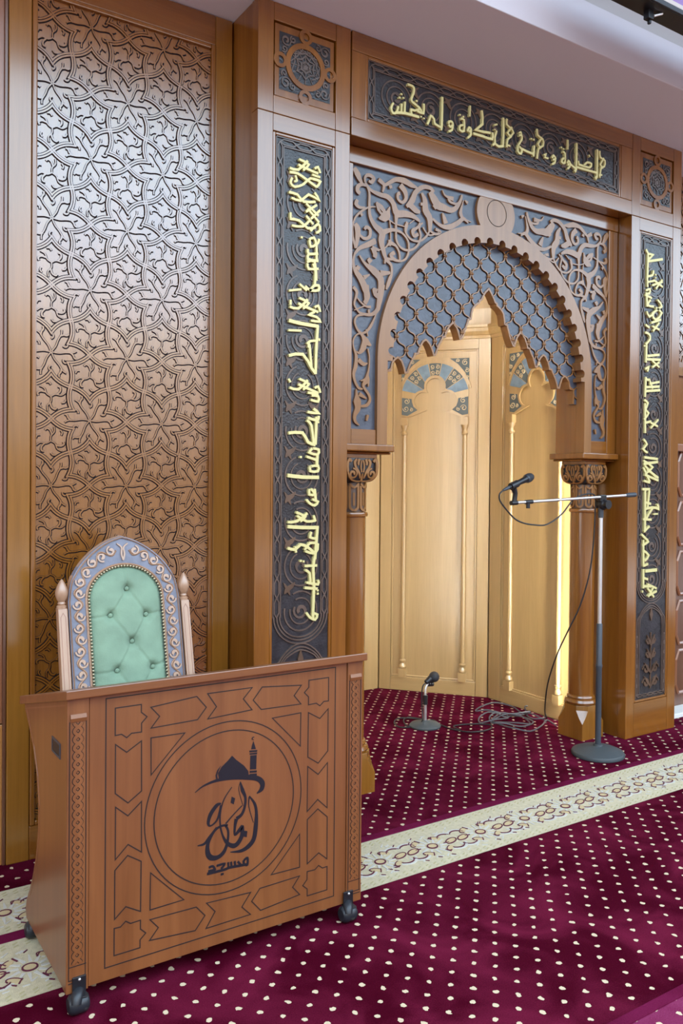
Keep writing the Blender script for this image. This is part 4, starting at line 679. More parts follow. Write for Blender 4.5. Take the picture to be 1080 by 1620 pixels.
# ================================================================== columns
def column(cx, cy, sgn, label):
    t = thing('column', label, 'column', (cx, cy, 0), group='columns carrying the arch')
    h = 0.095
    # square block with chamfer stops: octagon on top cutting into the square
    b = MB()
    ch = 0.050
    bot = [(-h, -h), (h, -h), (h, h), (-h, h)]
    oc = [(-h + ch, -h), (h - ch, -h), (h, -h + ch), (h, h - ch), (h - ch, h), (-h + ch, h), (-h, h - ch), (-h, -h + ch)]
    sq8 = [(-h + .001, -h), (h - .001, -h), (h, -h + .001), (h, h - .001), (h - .001, h), (-h + .001, h), (-h, h - .001), (-h, -h + .001)]
    q8 = [(-h + ch * .55, -h), (h - ch * .55, -h), (h, -h + ch * .55), (h, h - ch * .55), (h - ch * .55, h), (-h + ch * .55, h), (-h, h - ch * .55), (-h, -h + ch * .55)]
    lv = [(sq8, 0.0), (sq8, 0.10), (q8, 0.135), (oc, 0.175), (oc, 0.203)]
    for P, z in lv: b.v += [(cx + x, cy + y, z) for x, y in P]
    for i in range(len(lv) - 1):
        for k in range(8): b.f.append((i * 8 + k, i * 8 + (k + 1) % 8, i * 8 + 8 + (k + 1) % 8, i * 8 + 8 + k))
    b.f.append(tuple(range(8))[::-1]); b.f.append(tuple(32 + k for k in range(8)))
    b.build('base_block', WG, t, 0.002)
    MB().lathe([(0.078, 0.202), (0.093, 0.205), (0.099, 0.218), (0.093, 0.232), (0.082, 0.236), (0.086, 0.246), (0.082, 0.256), (0.074, 0.26)], (cx, cy, 0), 32).build('base_ring', WV, t, smooth=True)
    MB().lathe([(0.0745, 0.255), (0.0745, 1.379)], (cx, cy, 0), 40).build('shaft', WV, t, smooth=True)
    MB().lathe([(0.074, 1.377), (0.083, 1.380), (0.086, 1.390), (0.083, 1.400), (0.073, 1.404)], (cx, cy, 0), 32).build('astragal', WV, t, smooth=True)
    d = MB().lathe([(0.068, 1.402), (0.068, 1.552)], (cx, cy, 0), 32).build('necking', PATL, t, smooth=True)
    pet = MB(); pst = MB()
    for k in range(8):
        a0 = k * PI / 4 + PI / 8
        def cm(a, b, h, a0=a0): r = 0.068 + h; return (cx + r * math.cos(a0 + a / 0.07), cy + r * math.sin(a0 + a / 0.07), b)
        pet.ribbon([(-0.020, 1.535), (-0.020, 1.44), (-0.015, 1.42), (0, 1.412), (0.015, 1.42), (0.020, 1.44), (0.020, 1.535)], 0.011, 0, 0.008, cm, 2)
        pet.ribbon([(0, 1.50), (0, 1.435)], 0.010, 0, 0.005, cm)
        pet.ribbon([(-0.022, 1.545), (0, 1.525), (0.022, 1.545)], 0.010, 0, 0.010, cm, 3)
    pet.build('petal_flutes', WC, d)
    # carved capital: square above, rounded lobes below
    c = MB(); g = []
    zz = [(1.548, 0.060), (1.552, 0.072), (1.562, 0.083), (1.580, 0.0915), (1.605, 0.0945), (1.640, 0.0945), (1.671, 0.0915)]
    for z, r in zz:
        for k in range(32):
            a = 2 * PI * k / 32; n = 7.0
            rr = r / (abs(math.cos(a)) ** n + abs(math.sin(a)) ** n) ** (1 / n)
            if z < 1.6: rr *= 1 - 0.10 * (1.6 - z) / 0.05 * abs(math.sin(2 * a)) ** 3
            c.v.append((cx + rr * math.cos(a), cy + rr * math.sin(a), z))
    for i in range(len(zz) - 1):
        for k in range(32): c.f.append((i * 32 + k, i * 32 + (k + 1) % 32, i * 32 + 32 + (k + 1) % 32, i * 32 + 32 + k))
    c.f.append(tuple(range(32))[::-1]); c.f.append(tuple((len(zz) - 1) * 32 + k for k in range(32)))
    cap = c.build('capital', PAT, t, smooth=True)
    cv = MB()
    for f in range(4):
        def fm(a, b, h, f=f):
            zt = (b - 1.548) / 0.123; bulge = 0.0945 if b > 1.60 else 0.0945 - 0.018 * ((1.60 - b) / 0.05) ** 2
            x, y = a, -(bulge + h)
            for _ in range(f): x, y = -y, x
            return (cx + x, cy + y, b)
        for s in (-1, 1):
            cv.ribbon([(s * q[0], q[1]) for q in spiral(0.056, 1.592, 0.027, 0.006, PI * 0.5, 1.35, 20)], [0.008] * 10 + [0.011] * 11, -0.004, 0.006, fm)
            cv.ribbon([(s * .010, 1.570), (s * .022, 1.60), (s * .040, 1.625), (s * .046, 1.650), (s * .034, 1.664)], [0.008, 0.012, 0.012, 0.014, 0.010], -0.004, 0.006, fm, 3)
            cv.ribbon([(s * .084, 1.605), (s * .088, 1.64), (s * .078, 1.662), (s * .066, 1.652)], [0.008, 0.012, 0.013, 0.012], -0.004, 0.006, fm, 3)
            cv.ribbon([(s * .005, 1.60), (s * .010, 1.63), (s * .004, 1.66)], 0.007, -0.004, 0.006, fm, 3)
            cv.ribbon([(s * .020, 1.665), (s * .026, 1.645), (s * .022, 1.635)], [.014, .012, .008], -0.004, 0.006, fm, 3)
            cv.ribbon([(s * 0.002, 1.556), (s * .03, 1.556), (s * .062, 1.566), (s * .083, 1.592), (s * .090, 1.63)], 0.008, -0.004, 0.006, fm, 3)
        cv.ribbon([(0, 1.555), (0, 1.595)], [0.014, 0.006], -0.004, 0.007, fm)
    cv.build('acanthus_relief', WC, cap)
    MB().box(cx - .092, cx + .092, cy - .092, cy + .092, 1.6705, 1.690).build('neck_plate', WV, t, 0.002)
    xa, xb = (JR - 0.030, XR - 0.003) if sgn > 0 else (XL + 0.003, JL + 0.030)
    MB().box(xa + .022, xb, 3.345, 3.575, 1.690, 1.702).box(xa, xb, 3.315, 3.585, 1.702, 1.7375).build('abacus', WV, t, 0.011)
    return t
column(4.045, 3.455, 1, 'wooden corner column with carved capital right of the niche, behind the tall microphone stand')
column(2 * CX - 4.045, 3.455, -1, 'wooden corner column with carved capital left of the niche, partly behind the lectern desk')

# ================================================================== the niche
CN = [(4.17, 3.56), (4.17, 4.415), (3.655, 5.05), (2 * CX - 3.655, 5.05), (2 * CX - 4.17, 4.415), (2 * CX - 4.17, 3.56)]
wb = MB()
CO = [(x + (0.03 if x > CX else -0.03), y + (0.03 if y > 4 else 0)) for x, y in CN]
CO2 = [(CX + (x - CX) * 1.12, 3.56 + (y - 3.56) * 1.10) for x, y in CN]
wb.poly(CO + CO2[::-1], 0.0, 2.70, lambda a, b, h: (a, b, h))
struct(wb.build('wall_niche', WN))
def niche_panel(p, q, c, label):
    L = math.hypot(q[0] - p[0], q[1] - p[1]); rz = math.atan2(q[1] - p[1], q[0] - p[0])
    t = thing('niche_bay', label, 'niche wall', (p[0], p[1], 0), rz, group='panelled bays of the niche')
    K = dict(local=True); fc = lambda y: facade(y)
    x0, x1 = c - 0.307, c + 0.307
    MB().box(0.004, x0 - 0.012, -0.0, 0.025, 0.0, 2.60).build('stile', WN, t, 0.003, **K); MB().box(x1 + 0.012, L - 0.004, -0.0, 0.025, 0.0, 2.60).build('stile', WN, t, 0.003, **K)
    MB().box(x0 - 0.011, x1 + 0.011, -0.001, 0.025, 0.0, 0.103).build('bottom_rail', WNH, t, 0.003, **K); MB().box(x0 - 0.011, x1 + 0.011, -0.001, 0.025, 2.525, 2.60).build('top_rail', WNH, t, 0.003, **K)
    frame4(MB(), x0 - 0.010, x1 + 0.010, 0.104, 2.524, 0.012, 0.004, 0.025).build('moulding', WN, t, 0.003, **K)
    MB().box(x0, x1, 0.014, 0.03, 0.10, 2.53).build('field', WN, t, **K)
    # trefoil arch plate
    T = arc(c + 0.085, 2.155, 0.073, -100, 92, 16) + arc(c, 2.258, 0.071, -32, 212, 20) + arc(c - 0.085, 2.155, 0.073, 88, 280, 16)
    pl = [(c - 0.250, 2.040), (c - 0.250, 2.472), (c + 0.250, 2.472), (c + 0.250, 2.040), (c + 0.205, 2.034)] + T + [(c - 0.205, 2.034)]
    ap = MB().poly(pl, -0.014, 0.0, facade(0.0)).build('arch_plate', WN, t, 0.0015, **K)
    tr = MB().ribbon([(c + 0.250, 2.046), (c + 0.205, 2.040)] + T + [(c - 0.205, 2.040), (c - 0.250, 2.046)], 0.012, -0.006, 0.005, facade(0.0))
    oc = (c, 2.18)
    tr.ribbon(arc(oc[0], oc[1], 0.272, 14, 166, 30), 0.012, -0.004, 0.005, facade(0.0)); tr.build('arch_bead', WN, ap, **K)
    def rin(a):
        best = 0.0; dx, dz = math.cos(a), math.sin(a)
        for qx, qz, r in ((c + 0.085, 2.155, 0.073), (c, 2.258, 0.071), (c - 0.085, 2.155, 0.073)):
            fx, fz = qx - oc[0], qz - oc[1]; bb = fx * dx + fz * dz; dd = bb * bb - (fx * fx + fz * fz - r * r)
            if dd > 0: best = max(best, bb + math.sqrt(dd))
        return max(best, 0.09) + 0.015
    step = 156 / 7.0
    def sector(a0, a1):
        n = 8; A = [math.radians(a0 + (a1 - a0) * i / n) for i in range(n + 1)]
        return [(oc[0] + 0.252 * math.cos(a), oc[1] + 0.252 * math.sin(a)) for a in A] + [(oc[0] + rin(a) * math.cos(a), oc[1] + rin(a) * math.sin(a)) for a in reversed(A)]
    def scrolls(par, items):
        s = MB()
        for x, z, r, a, tt in items: s.ribbon(spiral(x, z, r, r * 0.22, a, tt, 14), [0.0045] * 7 + [0.0065] * 8, 0, 0.004, facade(-0.0025))
        s.build('scroll_relief', PALE, par, **K)
    for i in range(7):
        a0, a1 = 12 + step * i + 0.9, 12 + step * (i + 1) - 0.9; am = math.radians((a0 + a1) / 2)
        if i % 2 == 0: lab(MB().poly(sector(a0, a1), 0, 0.0025, facade(0.0)).build('voussoir', BLUE2, t, **K), 'plain blue voussoir')
        else:
            v = MB().poly(sector(a0, a1), 0, 0.0025, facade(0.0)).build('voussoir', CARVG, t, **K); lab(v, 'voussoir carved with pale scrolls')
            it = []
            for rr in (0.0, 0.042):
                for s in (-1, 1):
                    R = 0.225 - rr; b = am + s * 0.020 / R * (1.0 if rr == 0 else 0.85); it.append((oc[0] + R * math.cos(b), oc[1] + R * math.sin(b), 0.017, am + PI / 2 + s, 1.3 * s))
            scrolls(v, it)
    for s in (-1, 1):
        P = [(c + s * 0.247, 2.182), (c + s * 0.247, 2.056), (c + s * 0.205, 2.048), (c + s * 0.128, 2.090), (c + s * 0.160, 2.115), (c + s * 0.172, 2.150), (c + s * 0.174, 2.172)]
        v = MB().poly(P, 0, 0.0025, facade(0.0)).build('voussoir', CARVG, t, **K); lab(v, 'foot voussoir carved with pale scrolls')
        scrolls(v, [(c + s * 0.210, 2.155, 0.022, 1, 1.3 * s), (c + s * 0.215, 2.10, 0.024, 3, -1.3 * s), (c + s * 0.175, 2.092, 0.014, 2, 1.2 * s)])
        P = [(c + s * 0.252, 2.462), (c + s * 0.110, 2.462), (c + s * 0.17, 2.42), (c + s * 0.225, 2.355), (c + s * 0.252, 2.285)]
        v = MB().poly(P, 0, 0.0025, facade(0.0)).build('corner_carving', CARVG, t, **K)
        scrolls(v, [(c + s * 0.222, 2.43, 0.024, 1, 1.4 * s), (c + s * 0.170, 2.445, 0.014, 4, -1.2 * s), (c + s * 0.236, 2.372, 0.018, 2, -1.3 * s), (c + s * 0.240, 2.325, 0.010, 0, 1.2 * s)])
        # colonnette
        ccx = c + s * 0.224; m_ = lambda q: q
        k = MB().box(ccx - 0.026, ccx + 0.026, -0.026, 0.014, 1.977, 2.034).box(ccx - 0.028, ccx + 0.028, -0.028, 0.014, 0.104, 0.168)
        k.lathe([(0.016, 0.168), (0.024, 0.172), (0.026, 0.186), (0.018, 0.200), (0.016, 0.208), (0.023, 0.216), (0.024, 0.228), (0.016, 0.238), (0.0175, 0.25), (0.0155, 1.90), (0.022, 1.906), (0.024, 1.918), (0.016, 1.930), (0.014, 1.944), (0.021, 1.958), (0.026, 1.968), (0.026, 1.977)], (ccx, -0.004, 0), 20)
        k.build('colonnette', WN, t, smooth=True, **K)
    return t
niche_panel(CN[2], CN[1], 0.409, 'brightly lit slanting niche panel with blue voussoir arch, behind the small microphone')
niche_panel(CN[1], CN[0], 0.440, 'golden right side panel of the niche, behind the boom microphone')
niche_panel(CN[3], CN[2], 0.472, 'back panel of the niche, mostly hidden behind the left column')
t = thing('niche_cornice', 'stepped golden cornice round the inside of the niche below its vault', 'cornice', (CX, 4.4, 2.6))
pr = [(0.0, 2.598), (0.012, 2.60), (0.016, 2.618), (0.030, 2.622), (0.046, 2.645), (0.050, 2.668), (0.060, 2.672), (0.060, 2.688), (0.0, 2.690)]
mb = MB()
def inset(d):
    out = []
    for i, (x, y) in enumerate(CN):
        if i in (0, 5): out.append((x - d if x > CX else x + d, y)); continue
        p0, p1, p2 = Vector(CN[i - 1]), Vector((x, y)), Vector(CN[i + 1])
        n1 = (p1 - p0).normalized(); n2 = (p2 - p1).normalized(); a = Vector((-n1.y, n1.x)); b = Vector((-n2.y, n2.x)); s = (a + b).normalized()
        o = p1 + s * (d / max(0.3, s.dot(a))); out.append((o.x, o.y))
    return out
for d, z in pr: mb.v += [(x, y, z) for x, y in inset(d - 0.001)]
for i in range(len(pr) - 1):
    for k in range(5): mb.f.append((i * 6 + k, i * 6 + k + 1, i * 6 + 7 + k, i * 6 + 6 + k))
mb.build('cornice_moulding', WN, t)
vm = MB(); lv = []
for i in range(11):
    a = PI / 2 * i / 10 * 0.97; lv.append((math.cos(a), 2.69 + 0.80 * math.sin(a)))
for s, z in lv: vm.v += [(CX + (x - CX) * s, 3.565 + (y - 3.56) * s, z) for x, y in CN]
for i in range(len(lv) - 1):
    for k in range(5): vm.f.append((i * 6 + k, i * 6 + k + 1, i * 6 + 7 + k, i * 6 + 6 + k))
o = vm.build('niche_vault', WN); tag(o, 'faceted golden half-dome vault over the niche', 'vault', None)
for s, nm in ((1, 'right'), (-1, 'left')):
    lx = CX + s * 0.925
    l = thing('led_strip', f'warm led strip hidden behind the {nm} column and arch edge of the niche', 'light', (lx, 3.58, 0), group='led strips in the niche')
    run = [(lx, 0.10), (lx, AZ)] + [(CX + s * 0.925 * math.cos(math.radians(q)), AZ + 0.80 * math.sin(math.radians(q))) for q in range(5, 88, 5)]
    bk = lambda a, b, h: (a, 3.562 + h, b)
    ch_ = MB().ribbon(run, 0.040, 0.0, 0.010, bk)
    for o in (-0.0175, 0.0175): ch_.ribbon([(a + o * (1 if i < 2 else math.cos(math.radians(5 * (i - 1)))) * s, b + o * (0 if i < 2 else math.sin(math.radians(5 * (i - 1))))) for i, (a, b) in enumerate(run)], 0.005, 0.010, 0.022, bk)
    ch_.build('channel', WHITE, l)
    MB().ribbon(run, 0.0298, 0.010, 0.020, bk).build('light_tube', LEDM, l)

# ================================================================== lectern desk
DX0, DX1, DY = 0.647, 1.683, 2.42
t = thing('lectern_desk', 'reddish wooden lectern desk on castors with inlaid star lines and black mosque logo', 'desk', (1.165, 2.6, 0))
prof = [(2.428, 0.057), (2.925, 0.057), (2.937, 0.085), (2.925, 0.12), (2.885, 0.17), (2.845, 0.225), (2.795, 0.32), (2.768, 0.42), (2.765, 0.50), (2.790, 0.59), (2.845, 0.67), (2.905, 0.725), (2.955, 0.762), (2.962, 0.782), (2.428, 0.916)]
for xa, nm in ((DX0 + 0.001, -1), (DX1 - 0.031, 1)):
    s_ = MB().poly(prof, 0, 0.030, lambda a, b, h, xa=xa: (xa + h, a, b)).build('side_panel', WD, t, 0.003)
    xf = xa if nm < 0 else xa + 0.030
    inn = [(2.44, 0.895), (2.93, 0.772), (2.90, 0.742), (2.825, 0.672), (2.772, 0.59), (2.746, 0.50), (2.749, 0.42), (2.776, 0.32), (2.83, 0.215), (2.87, 0.16)]
    MB().ribbon(inn, 0.004, -0.0004, 0.0010, lambda a, b, h, xf=xf, nm=nm: (xf + nm * h, a, b)).build('side_groove', WRED, s_)
    hs = MB().poly([(2.50, 0.728), (2.583, 0.728), (2.583, 0.762), (2.50, 0.762)], 0, 0.0012, lambda a, b, h, xf=xf, nm=nm: (xf + nm * h, a, b)).build('handle_slot', GROOVE, s_)
    MB().ribbon(rect(2.497, 2.586, 0.725, 0.765), 0.006, 0, 0.0025, lambda a, b, h, xf=xf, nm=nm: (xf + nm * h, a, b), closed=True).build('slot_rim', DGREY, s_)
MB().poly([(2.402, 0.918), (2.402, 0.945), (2.996, 0.801), (2.996, 0.772)], 0, 1.052, lambda a, b, h: (0.639 + h, a, b)).build('desk_top', WDH, t, 0.003)
MB().box(0.7125, 1.6175, 2.424, 2.446, 0.060, 0.917).build('front_panel', WD, t, 0.0015)
MB().box(0.68, 1.65, 2.70, 2.72, 0.10, 0.60).build('shelf_board', WD, t)
mp = facade(2.424)
gl = MB(); gw = 0.0034
TX, TZ = 1.165, 0.4995
def qline(P, both='xz'):
    for sx in ((1, -1) if 'x' in both else (1,)):
        for sz in ((1, -1) if 'z' in both else (1,)):
            gl.ribbon([(TX + sx * a, TZ + sz * (b - TZ)) for a, b in P], gw, 0, 0.0006, mp, closed=True)
R_ = mm(DESK_RECT); qline(rect(-0.404, 0.404, 0.099, 0.903), '')
qline(mm(DESK_STAR)); qline(mm(DESK_ARROW)); qline(mm(DESK_BOW), 'z'); qline(mm(DESK_LARROW)); qline(mm(DESK_LBOW), 'x'); qline(mm(DESK_TRI))
for r_ in (0.276, 0.246): gl.ribbon(arc(1.157, 0.499, r_, 0, 360, 80)[:-1], gw, 0, 0.0006, mp, closed=True)
gl.build('inlaid_lines', GROOVE, t)
lg = MB()
for B in LOGO_BLOBS: lg.poly([(TX + a, b) for a, b in mm(B)], 0, 0.0011, mp)
strokes(lg, LOGO_STROKES, mp, 0, 0.0011, 4, dx=TX, ws=1.25, wmin=0.0022)
lab(lg.build('logo', BLACK, t), 'black logo with dome, minaret and arabic calligraphy')
for xa, xb in ((DX0, DX0 + 0.064), (DX1 - 0.064, DX1)):
    ps = MB().box(xa, xb, DY, DY + 0.040, 0.057, 0.917).build('corner_post', WD, t, 0.002)
    mq = facade(DY); xc = (xa + xb) / 2
    MB().poly(rect(xa + 0.010, xb - 0.012, 0.135, 0.852), 0, 0.0007, mq).build('chain_ground', WD, ps)
    MB().ribbon([(xa + 0.009, 0.860), (xb - 0.009, 0.860)], 0.022, 0, 0.006, mq, dome=True).build('cap_bead', WDH, ps)
    ln = MB()
    for z in (0.135, 0.096, 0.087): ln.ribbon([(xa + 0.006, z), (xb - 0.006, z)], 0.0025, 0, 0.0012, mq)
    for x in (xa + 0.007, xb - 0.009): ln.ribbon([(x, 0.096), (x, 0.85)], 0.0022, 0, 0.0012, mq)
    ln.build('post_lines', GROOVE, ps)
    g1 = MB(); g2 = MB(); n = 29; Lz = 0.846 - 0.142
    for ph in (0, PI):
        P = [(xc - 0.001 + 0.0105 * math.cos(PI * n * i / (n * 8) + ph), 0.142 + Lz * i / (n * 8)) for i in range(n * 8 + 1)]
        g1.ribbon(P, 0.0090, 0, 0.0034 if ph else 0.0030, mq); g2.ribbon(P, 0.0128, 0, 0.0014, mq)
    g1.build('chain_carving', WD, ps); g2.build('chain_outline', GROOVE, ps)
def castor(x, y, front):
    wl = MB().lathe([(0.004, -0.030), (0.020, -0.029), (0.027, -0.022), (0.029, -0.008), (0.028, 0.0), (0.029, 0.008), (0.027, 0.022), (0.020, 0.029), (0.004, 0.030)], (x, y, 0.029), 20, 'x').build('castor', RUBBER, t, smooth=True)
    MB().tube([(x - 0.012, y - 0.022, 0.038), (x - 0.006, y - 0.010, 0.055), (x + 0.006, y + 0.012, 0.056), (x + 0.012, y + 0.024, 0.040)], [0.014, 0.017, 0.017, 0.014], 10, 3).build('castor_hood', RUBBER, wl, smooth=True)
    if front:
        bx = x + 0.004
        bk = MB().box(bx - 0.020, bx + 0.020, DY - 0.006, DY, 0.056, 0.104).box(bx - 0.020, bx + 0.020, DY - 0.030, DY + 0.02, 0.052, 0.056).build('castor_bracket', PLAST, wl, 0.002)
        MB().ball((bx, DY - 0.007, 0.096), 0.0045, 10).build('screw', CHROME, wl, smooth=True)
    else: MB().cyl((x, y, 0.05), (x, y, 0.066), 0.018, 12).build('castor_bracket', PLAST, wl)
castor(0.680, 2.412, True); castor(1.622, 2.412, True); castor(0.668, 2.895, False); castor(1.655, 2.895, False)

# ================================================================== the throne chair
t = thing('throne_chair', 'carved throne chair with tufted green back and blue scrollwork frame behind the desk', 'chair', (1.0725, 3.0, 0))
TC = 1.0725
def tb(a, b, h): return (TC + a, 3.18 + (b - 1.1) * 0.23 - h, b)
outer = [(-0.221, 1.09), (-0.207, 1.16), (-0.170, 1.222), (-0.115, 1.274), (-0.055, 1.310), (0, 1.328)]
oz = [(-0.221, 0.42)] + catmull(outer, [1] * 6, 5)[0]; outl = oz + [(-a, b) for a, b in oz[::-1][1:]]
iw, isp, ih = 0.147, 1.088, 0.126
innl = [(-iw, 0.48)] + [(-iw * math.cos(math.radians(a)), isp + ih * math.sin(math.radians(a))) for a in range(0, 181, 6)] + [(iw, 0.48)]
fp = outl + [(0.221, 0.42), (0.16, 0.42), (0.16, 0.47)] + [(iw, 0.48)] + innl[::-1][1:] + [(-0.16, 0.47), (-0.16, 0.42)]
fp = outl + innl[::-1]
fr_ = MB().poly(fp, -0.035, 0.0, tb).build('back_frame', THB, t)
rim = MB().ribbon([(a * 0.975, b - 0.005 if abs(a) < 0.2 else b) for a, b in outl], 0.013, -0.036, 0.008, tb, dome=True)
rim.ribbon([(a * 1.035, b + (0.005 if b > isp else 0)) for a, b in innl], 0.010, -0.004, 0.008, tb, dome=True); rim.build('frame_rim', WCH, fr_)
# scrolls on the frame band
cl = [(-0.184, 0.60 + 0.0 * i) for i in range(1)]
mid = [(-0.184, 0.50)] + [(-0.184 * math.cos(math.radians(a)), 1.09 + 0.182 * math.sin(math.radians(a)) + 0.004 * math.sin(math.radians(a)) ** 6) for a in range(0, 91, 5)]
def along(P, d):
    for a, b in zip(P, P[1:]):
        l = math.hypot(b[0] - a[0], b[1] - a[1])
        if d <= l: return (a[0] + (b[0] - a[0]) * d / l, a[1] + (b[1] - a[1]) * d / l), math.atan2(b[1] - a[1], b[0] - a[0])
        d -= l
    return P[-1], math.atan2(P[-1][1] - P[-2][1], P[-1][0] - P[-2][0])
LT = sum(math.hypot(b[0] - a[0], b[1] - a[1]) for a, b in zip(mid, mid[1:]))
sc = MB(); n = 20
for sx in (1, -1):
    W_ = []
    for i in range(n * 8 + 1):
        (px, pz), an = along(mid, LT * 0.97 * i / (n * 8)); o = 0.016 * math.sin(PI * i / 8)
        W_.append((sx * (px - math.sin(an) * o), pz + math.cos(an) * o))
    sc.ribbon(W_, 0.0058, 0, 0.006, tb, dome=True)
    for i in range(n):
        (px, pz), an = along(mid, LT * 0.97 * (i + 0.5) / n); sg = -1 if i % 2 == 0 else 1
        cx_, cz_ = px - math.sin(an) * 0.003 * sg, pz + math.cos(an) * 0.003 * sg
        sc.ribbon([(sx * a, b) for a, b in spiral(cx_, cz_, 0.0185, 0.004, an + PI * (0.5 if sg > 0 else -0.5), 1.15 * sg, 16)], [0.0058] * 9 + [0.009] * 8, 0, 0.0065, tb)
        sc.ribbon([(sx * cx_, cz_), (sx * (cx_ + 0.010 * math.cos(an + 0.8 * sg)), cz_ + 0.010 * math.sin(an + 0.8 * sg))], [0.008, 0.003], 0, 0.006, tb)
for s in (-1, 1): sc.ribbon([(0, 1.235), (s * 0.006, 1.26), (s * 0.004, 1.285), (s * 0.022, 1.300)], [0.006, 0.007, 0.006, 0.004], 0, 0.006, tb, 3)
sc.build('scroll_carving', WCH, fr_)
# tufted cushion
BT = [(0.005, 1.125), (-0.066, 1.028), (0.075, 1.022), (0.012, 0.925), (-0.054, 0.822), (0.088, 0.822), (0.016, 0.722), (-0.05, 0.62), (0.085, 0.62)]
SEG = [(0, 1), (0, 2), (1, 3), (2, 3), (3, 4), (3, 5), (4, 6), (5, 6), (6, 7), (6, 8)]
LINES = [(BT[a], BT[b]) for a, b in SEG] + [(BT[0], (0.002, 1.21)), (BT[1], (-0.146, 1.020)), (BT[2], (0.146, 1.028)), (BT[4], (-0.146, 0.816)), (BT[5], (0.146, 0.836))]
def hgt(x, z, u):
    e = 0.034 * (1 - abs(u) ** 5)
    for bx, bz in BT: e -= 0.022 * math.exp(-((x - bx) ** 2 + (z - bz) ** 2) / (2 * 0.014 ** 2))
    for (ax, az), (bx, bz) in LINES:
        dx, dz = bx - ax, bz - az; l2 = dx * dx + dz * dz; q = min(1, max(0, ((x - ax) * dx + (z - az) * dz) / l2))
        e -= 0.0045 * math.exp(-((x - ax - dx * q) ** 2 + (z - az - dz * q) ** 2) / (2 * 0.0042 ** 2))
    return e
cu = MB(); NU, NV = 84, 190
def hwid(z): return iw if z <= isp else iw * math.sqrt(max(0.0, 1 - ((z - isp) / ih) ** 2))
for j in range(NV + 1):
    v = j / NV; z = 0.49 + (isp + ih - 0.0005 - 0.49) * v; hw = max(hwid(z), 0.004)
    for i in range(NU + 1):
        u = -1 + 2 * i / NU; x = hw * u
        uu = max(abs(u), ((z - isp) / ih) ** 2 if z > isp else 0) if z > isp else abs(u)
        ee = math.hypot(x / iw, (z - isp) / ih) if z > isp else abs(x) / iw
        cu.v.append(tb(x, z, -0.012 + hgt(x, z, min(1, ee))))
for j in range(NV):
    for i in range(NU):
        a = j * (NU + 1) + i; cu.f.append((a, a + 1, a + NU + 2, a + NU + 1))
cu.build('tufted_cushion', GREEN, t, smooth=True)
for bx, bz in BT:
    c = tb(bx, bz, 0.006); MB().ball(c, 0.0088, 12, (1, 0.6, 1)).build('tuft_button', GREEN, t, smooth=True)
ns = None; path = innl
LP = sum(math.hypot(b[0] - a[0], b[1] - a[1]) for a, b in zip(path, path[1:])); d0 = 0.25; k = 0
proto = None
while d0 < LP - 0.25:
    (px, pz), _ = along(path, d0); q = tb(px * 0.985, pz - (0.001 if pz > isp else 0), 0.006)
    if proto is None:
        proto = MB().ball((0, 0, 0), 0.0052, 8, (1, 0.7, 1)).build('brass_nail', BRASS, t, smooth=True, local=True); proto.location = Vector(q) - t.location
    else:
        o = proto.copy(); COL.objects.link(o); o.parent = t; o.location = Vector(q) - t.location
    d0 += 0.0125; k += 1
for s in (-1, 1):
    p = MB().poly(rect(s * 0.244 - 0.0175, s * 0.244 + 0.0175, 0.40, 1.066), -0.030, 0.006, tb).build('back_post', WCH, t, 0.003)
    MB().ribbon([(s * 0.244 - 0.009, 0.72), (s * 0.244 - 0.009, 1.035), (s * 0.244, 1.050), (s * 0.244 + 0.009, 1.035), (s * 0.244 + 0.009, 0.72)], 0.0025, 0, 0.0010, lambda a, b, h: tb(a, b, h + 0.006)).build('post_groove', WRED, p)
    cxx, cyy, _ = tb(s * 0.244, 1.07, -0.012)
    MB().lathe([(0.018, 1.066), (0.018, 1.074), (0.012, 1.078), (0.015, 1.084), (0.012, 1.090), (0.018, 1.100), (0.0225, 1.114), (0.0235, 1.126), (0.020, 1.142), (0.013, 1.158), (0.006, 1.170), (0.001, 1.176)], (cxx, cyy, 0), 20).build('finial', WCH, p, smooth=True)
MB().box(TC - 0.25, TC + 0.25, 2.76, 3.06, 0.36, 0.42).build('seat_rail', WCH, t, 0.006)
MB().box(TC - 0.235, TC + 0.235, 2.75, 3.05, 0.42, 0.50).build('seat_cushion', GREEN, t, 0.03)
for sx in (-1, 1):
    MB().tube([(TC + sx * 0.225, 2.78, 0.0), (TC + sx * 0.225, 2.78, 0.37)], [0.020, 0.030], 12).build('leg', WCH, t, smooth=True)
    MB().tube([(TC + sx * 0.238, 3.06, 0.0), (TC + sx * 0.240, 3.03, 0.42)], [0.020, 0.028], 12).build('leg', WCH, t, smooth=True)
    MB().tube([(TC + sx * 0.245, 3.06, 0.62), (TC + sx * 0.25, 2.90, 0.64), (TC + sx * 0.25, 2.80, 0.63)], 0.020, 10, 3).build('arm_rest', WCH, t, smooth=True)
    MB().tube([(TC + sx * 0.25, 2.82, 0.40), (TC + sx * 0.25, 2.84, 0.62)], 0.016, 10).build('arm_post', WCH, t, smooth=True)

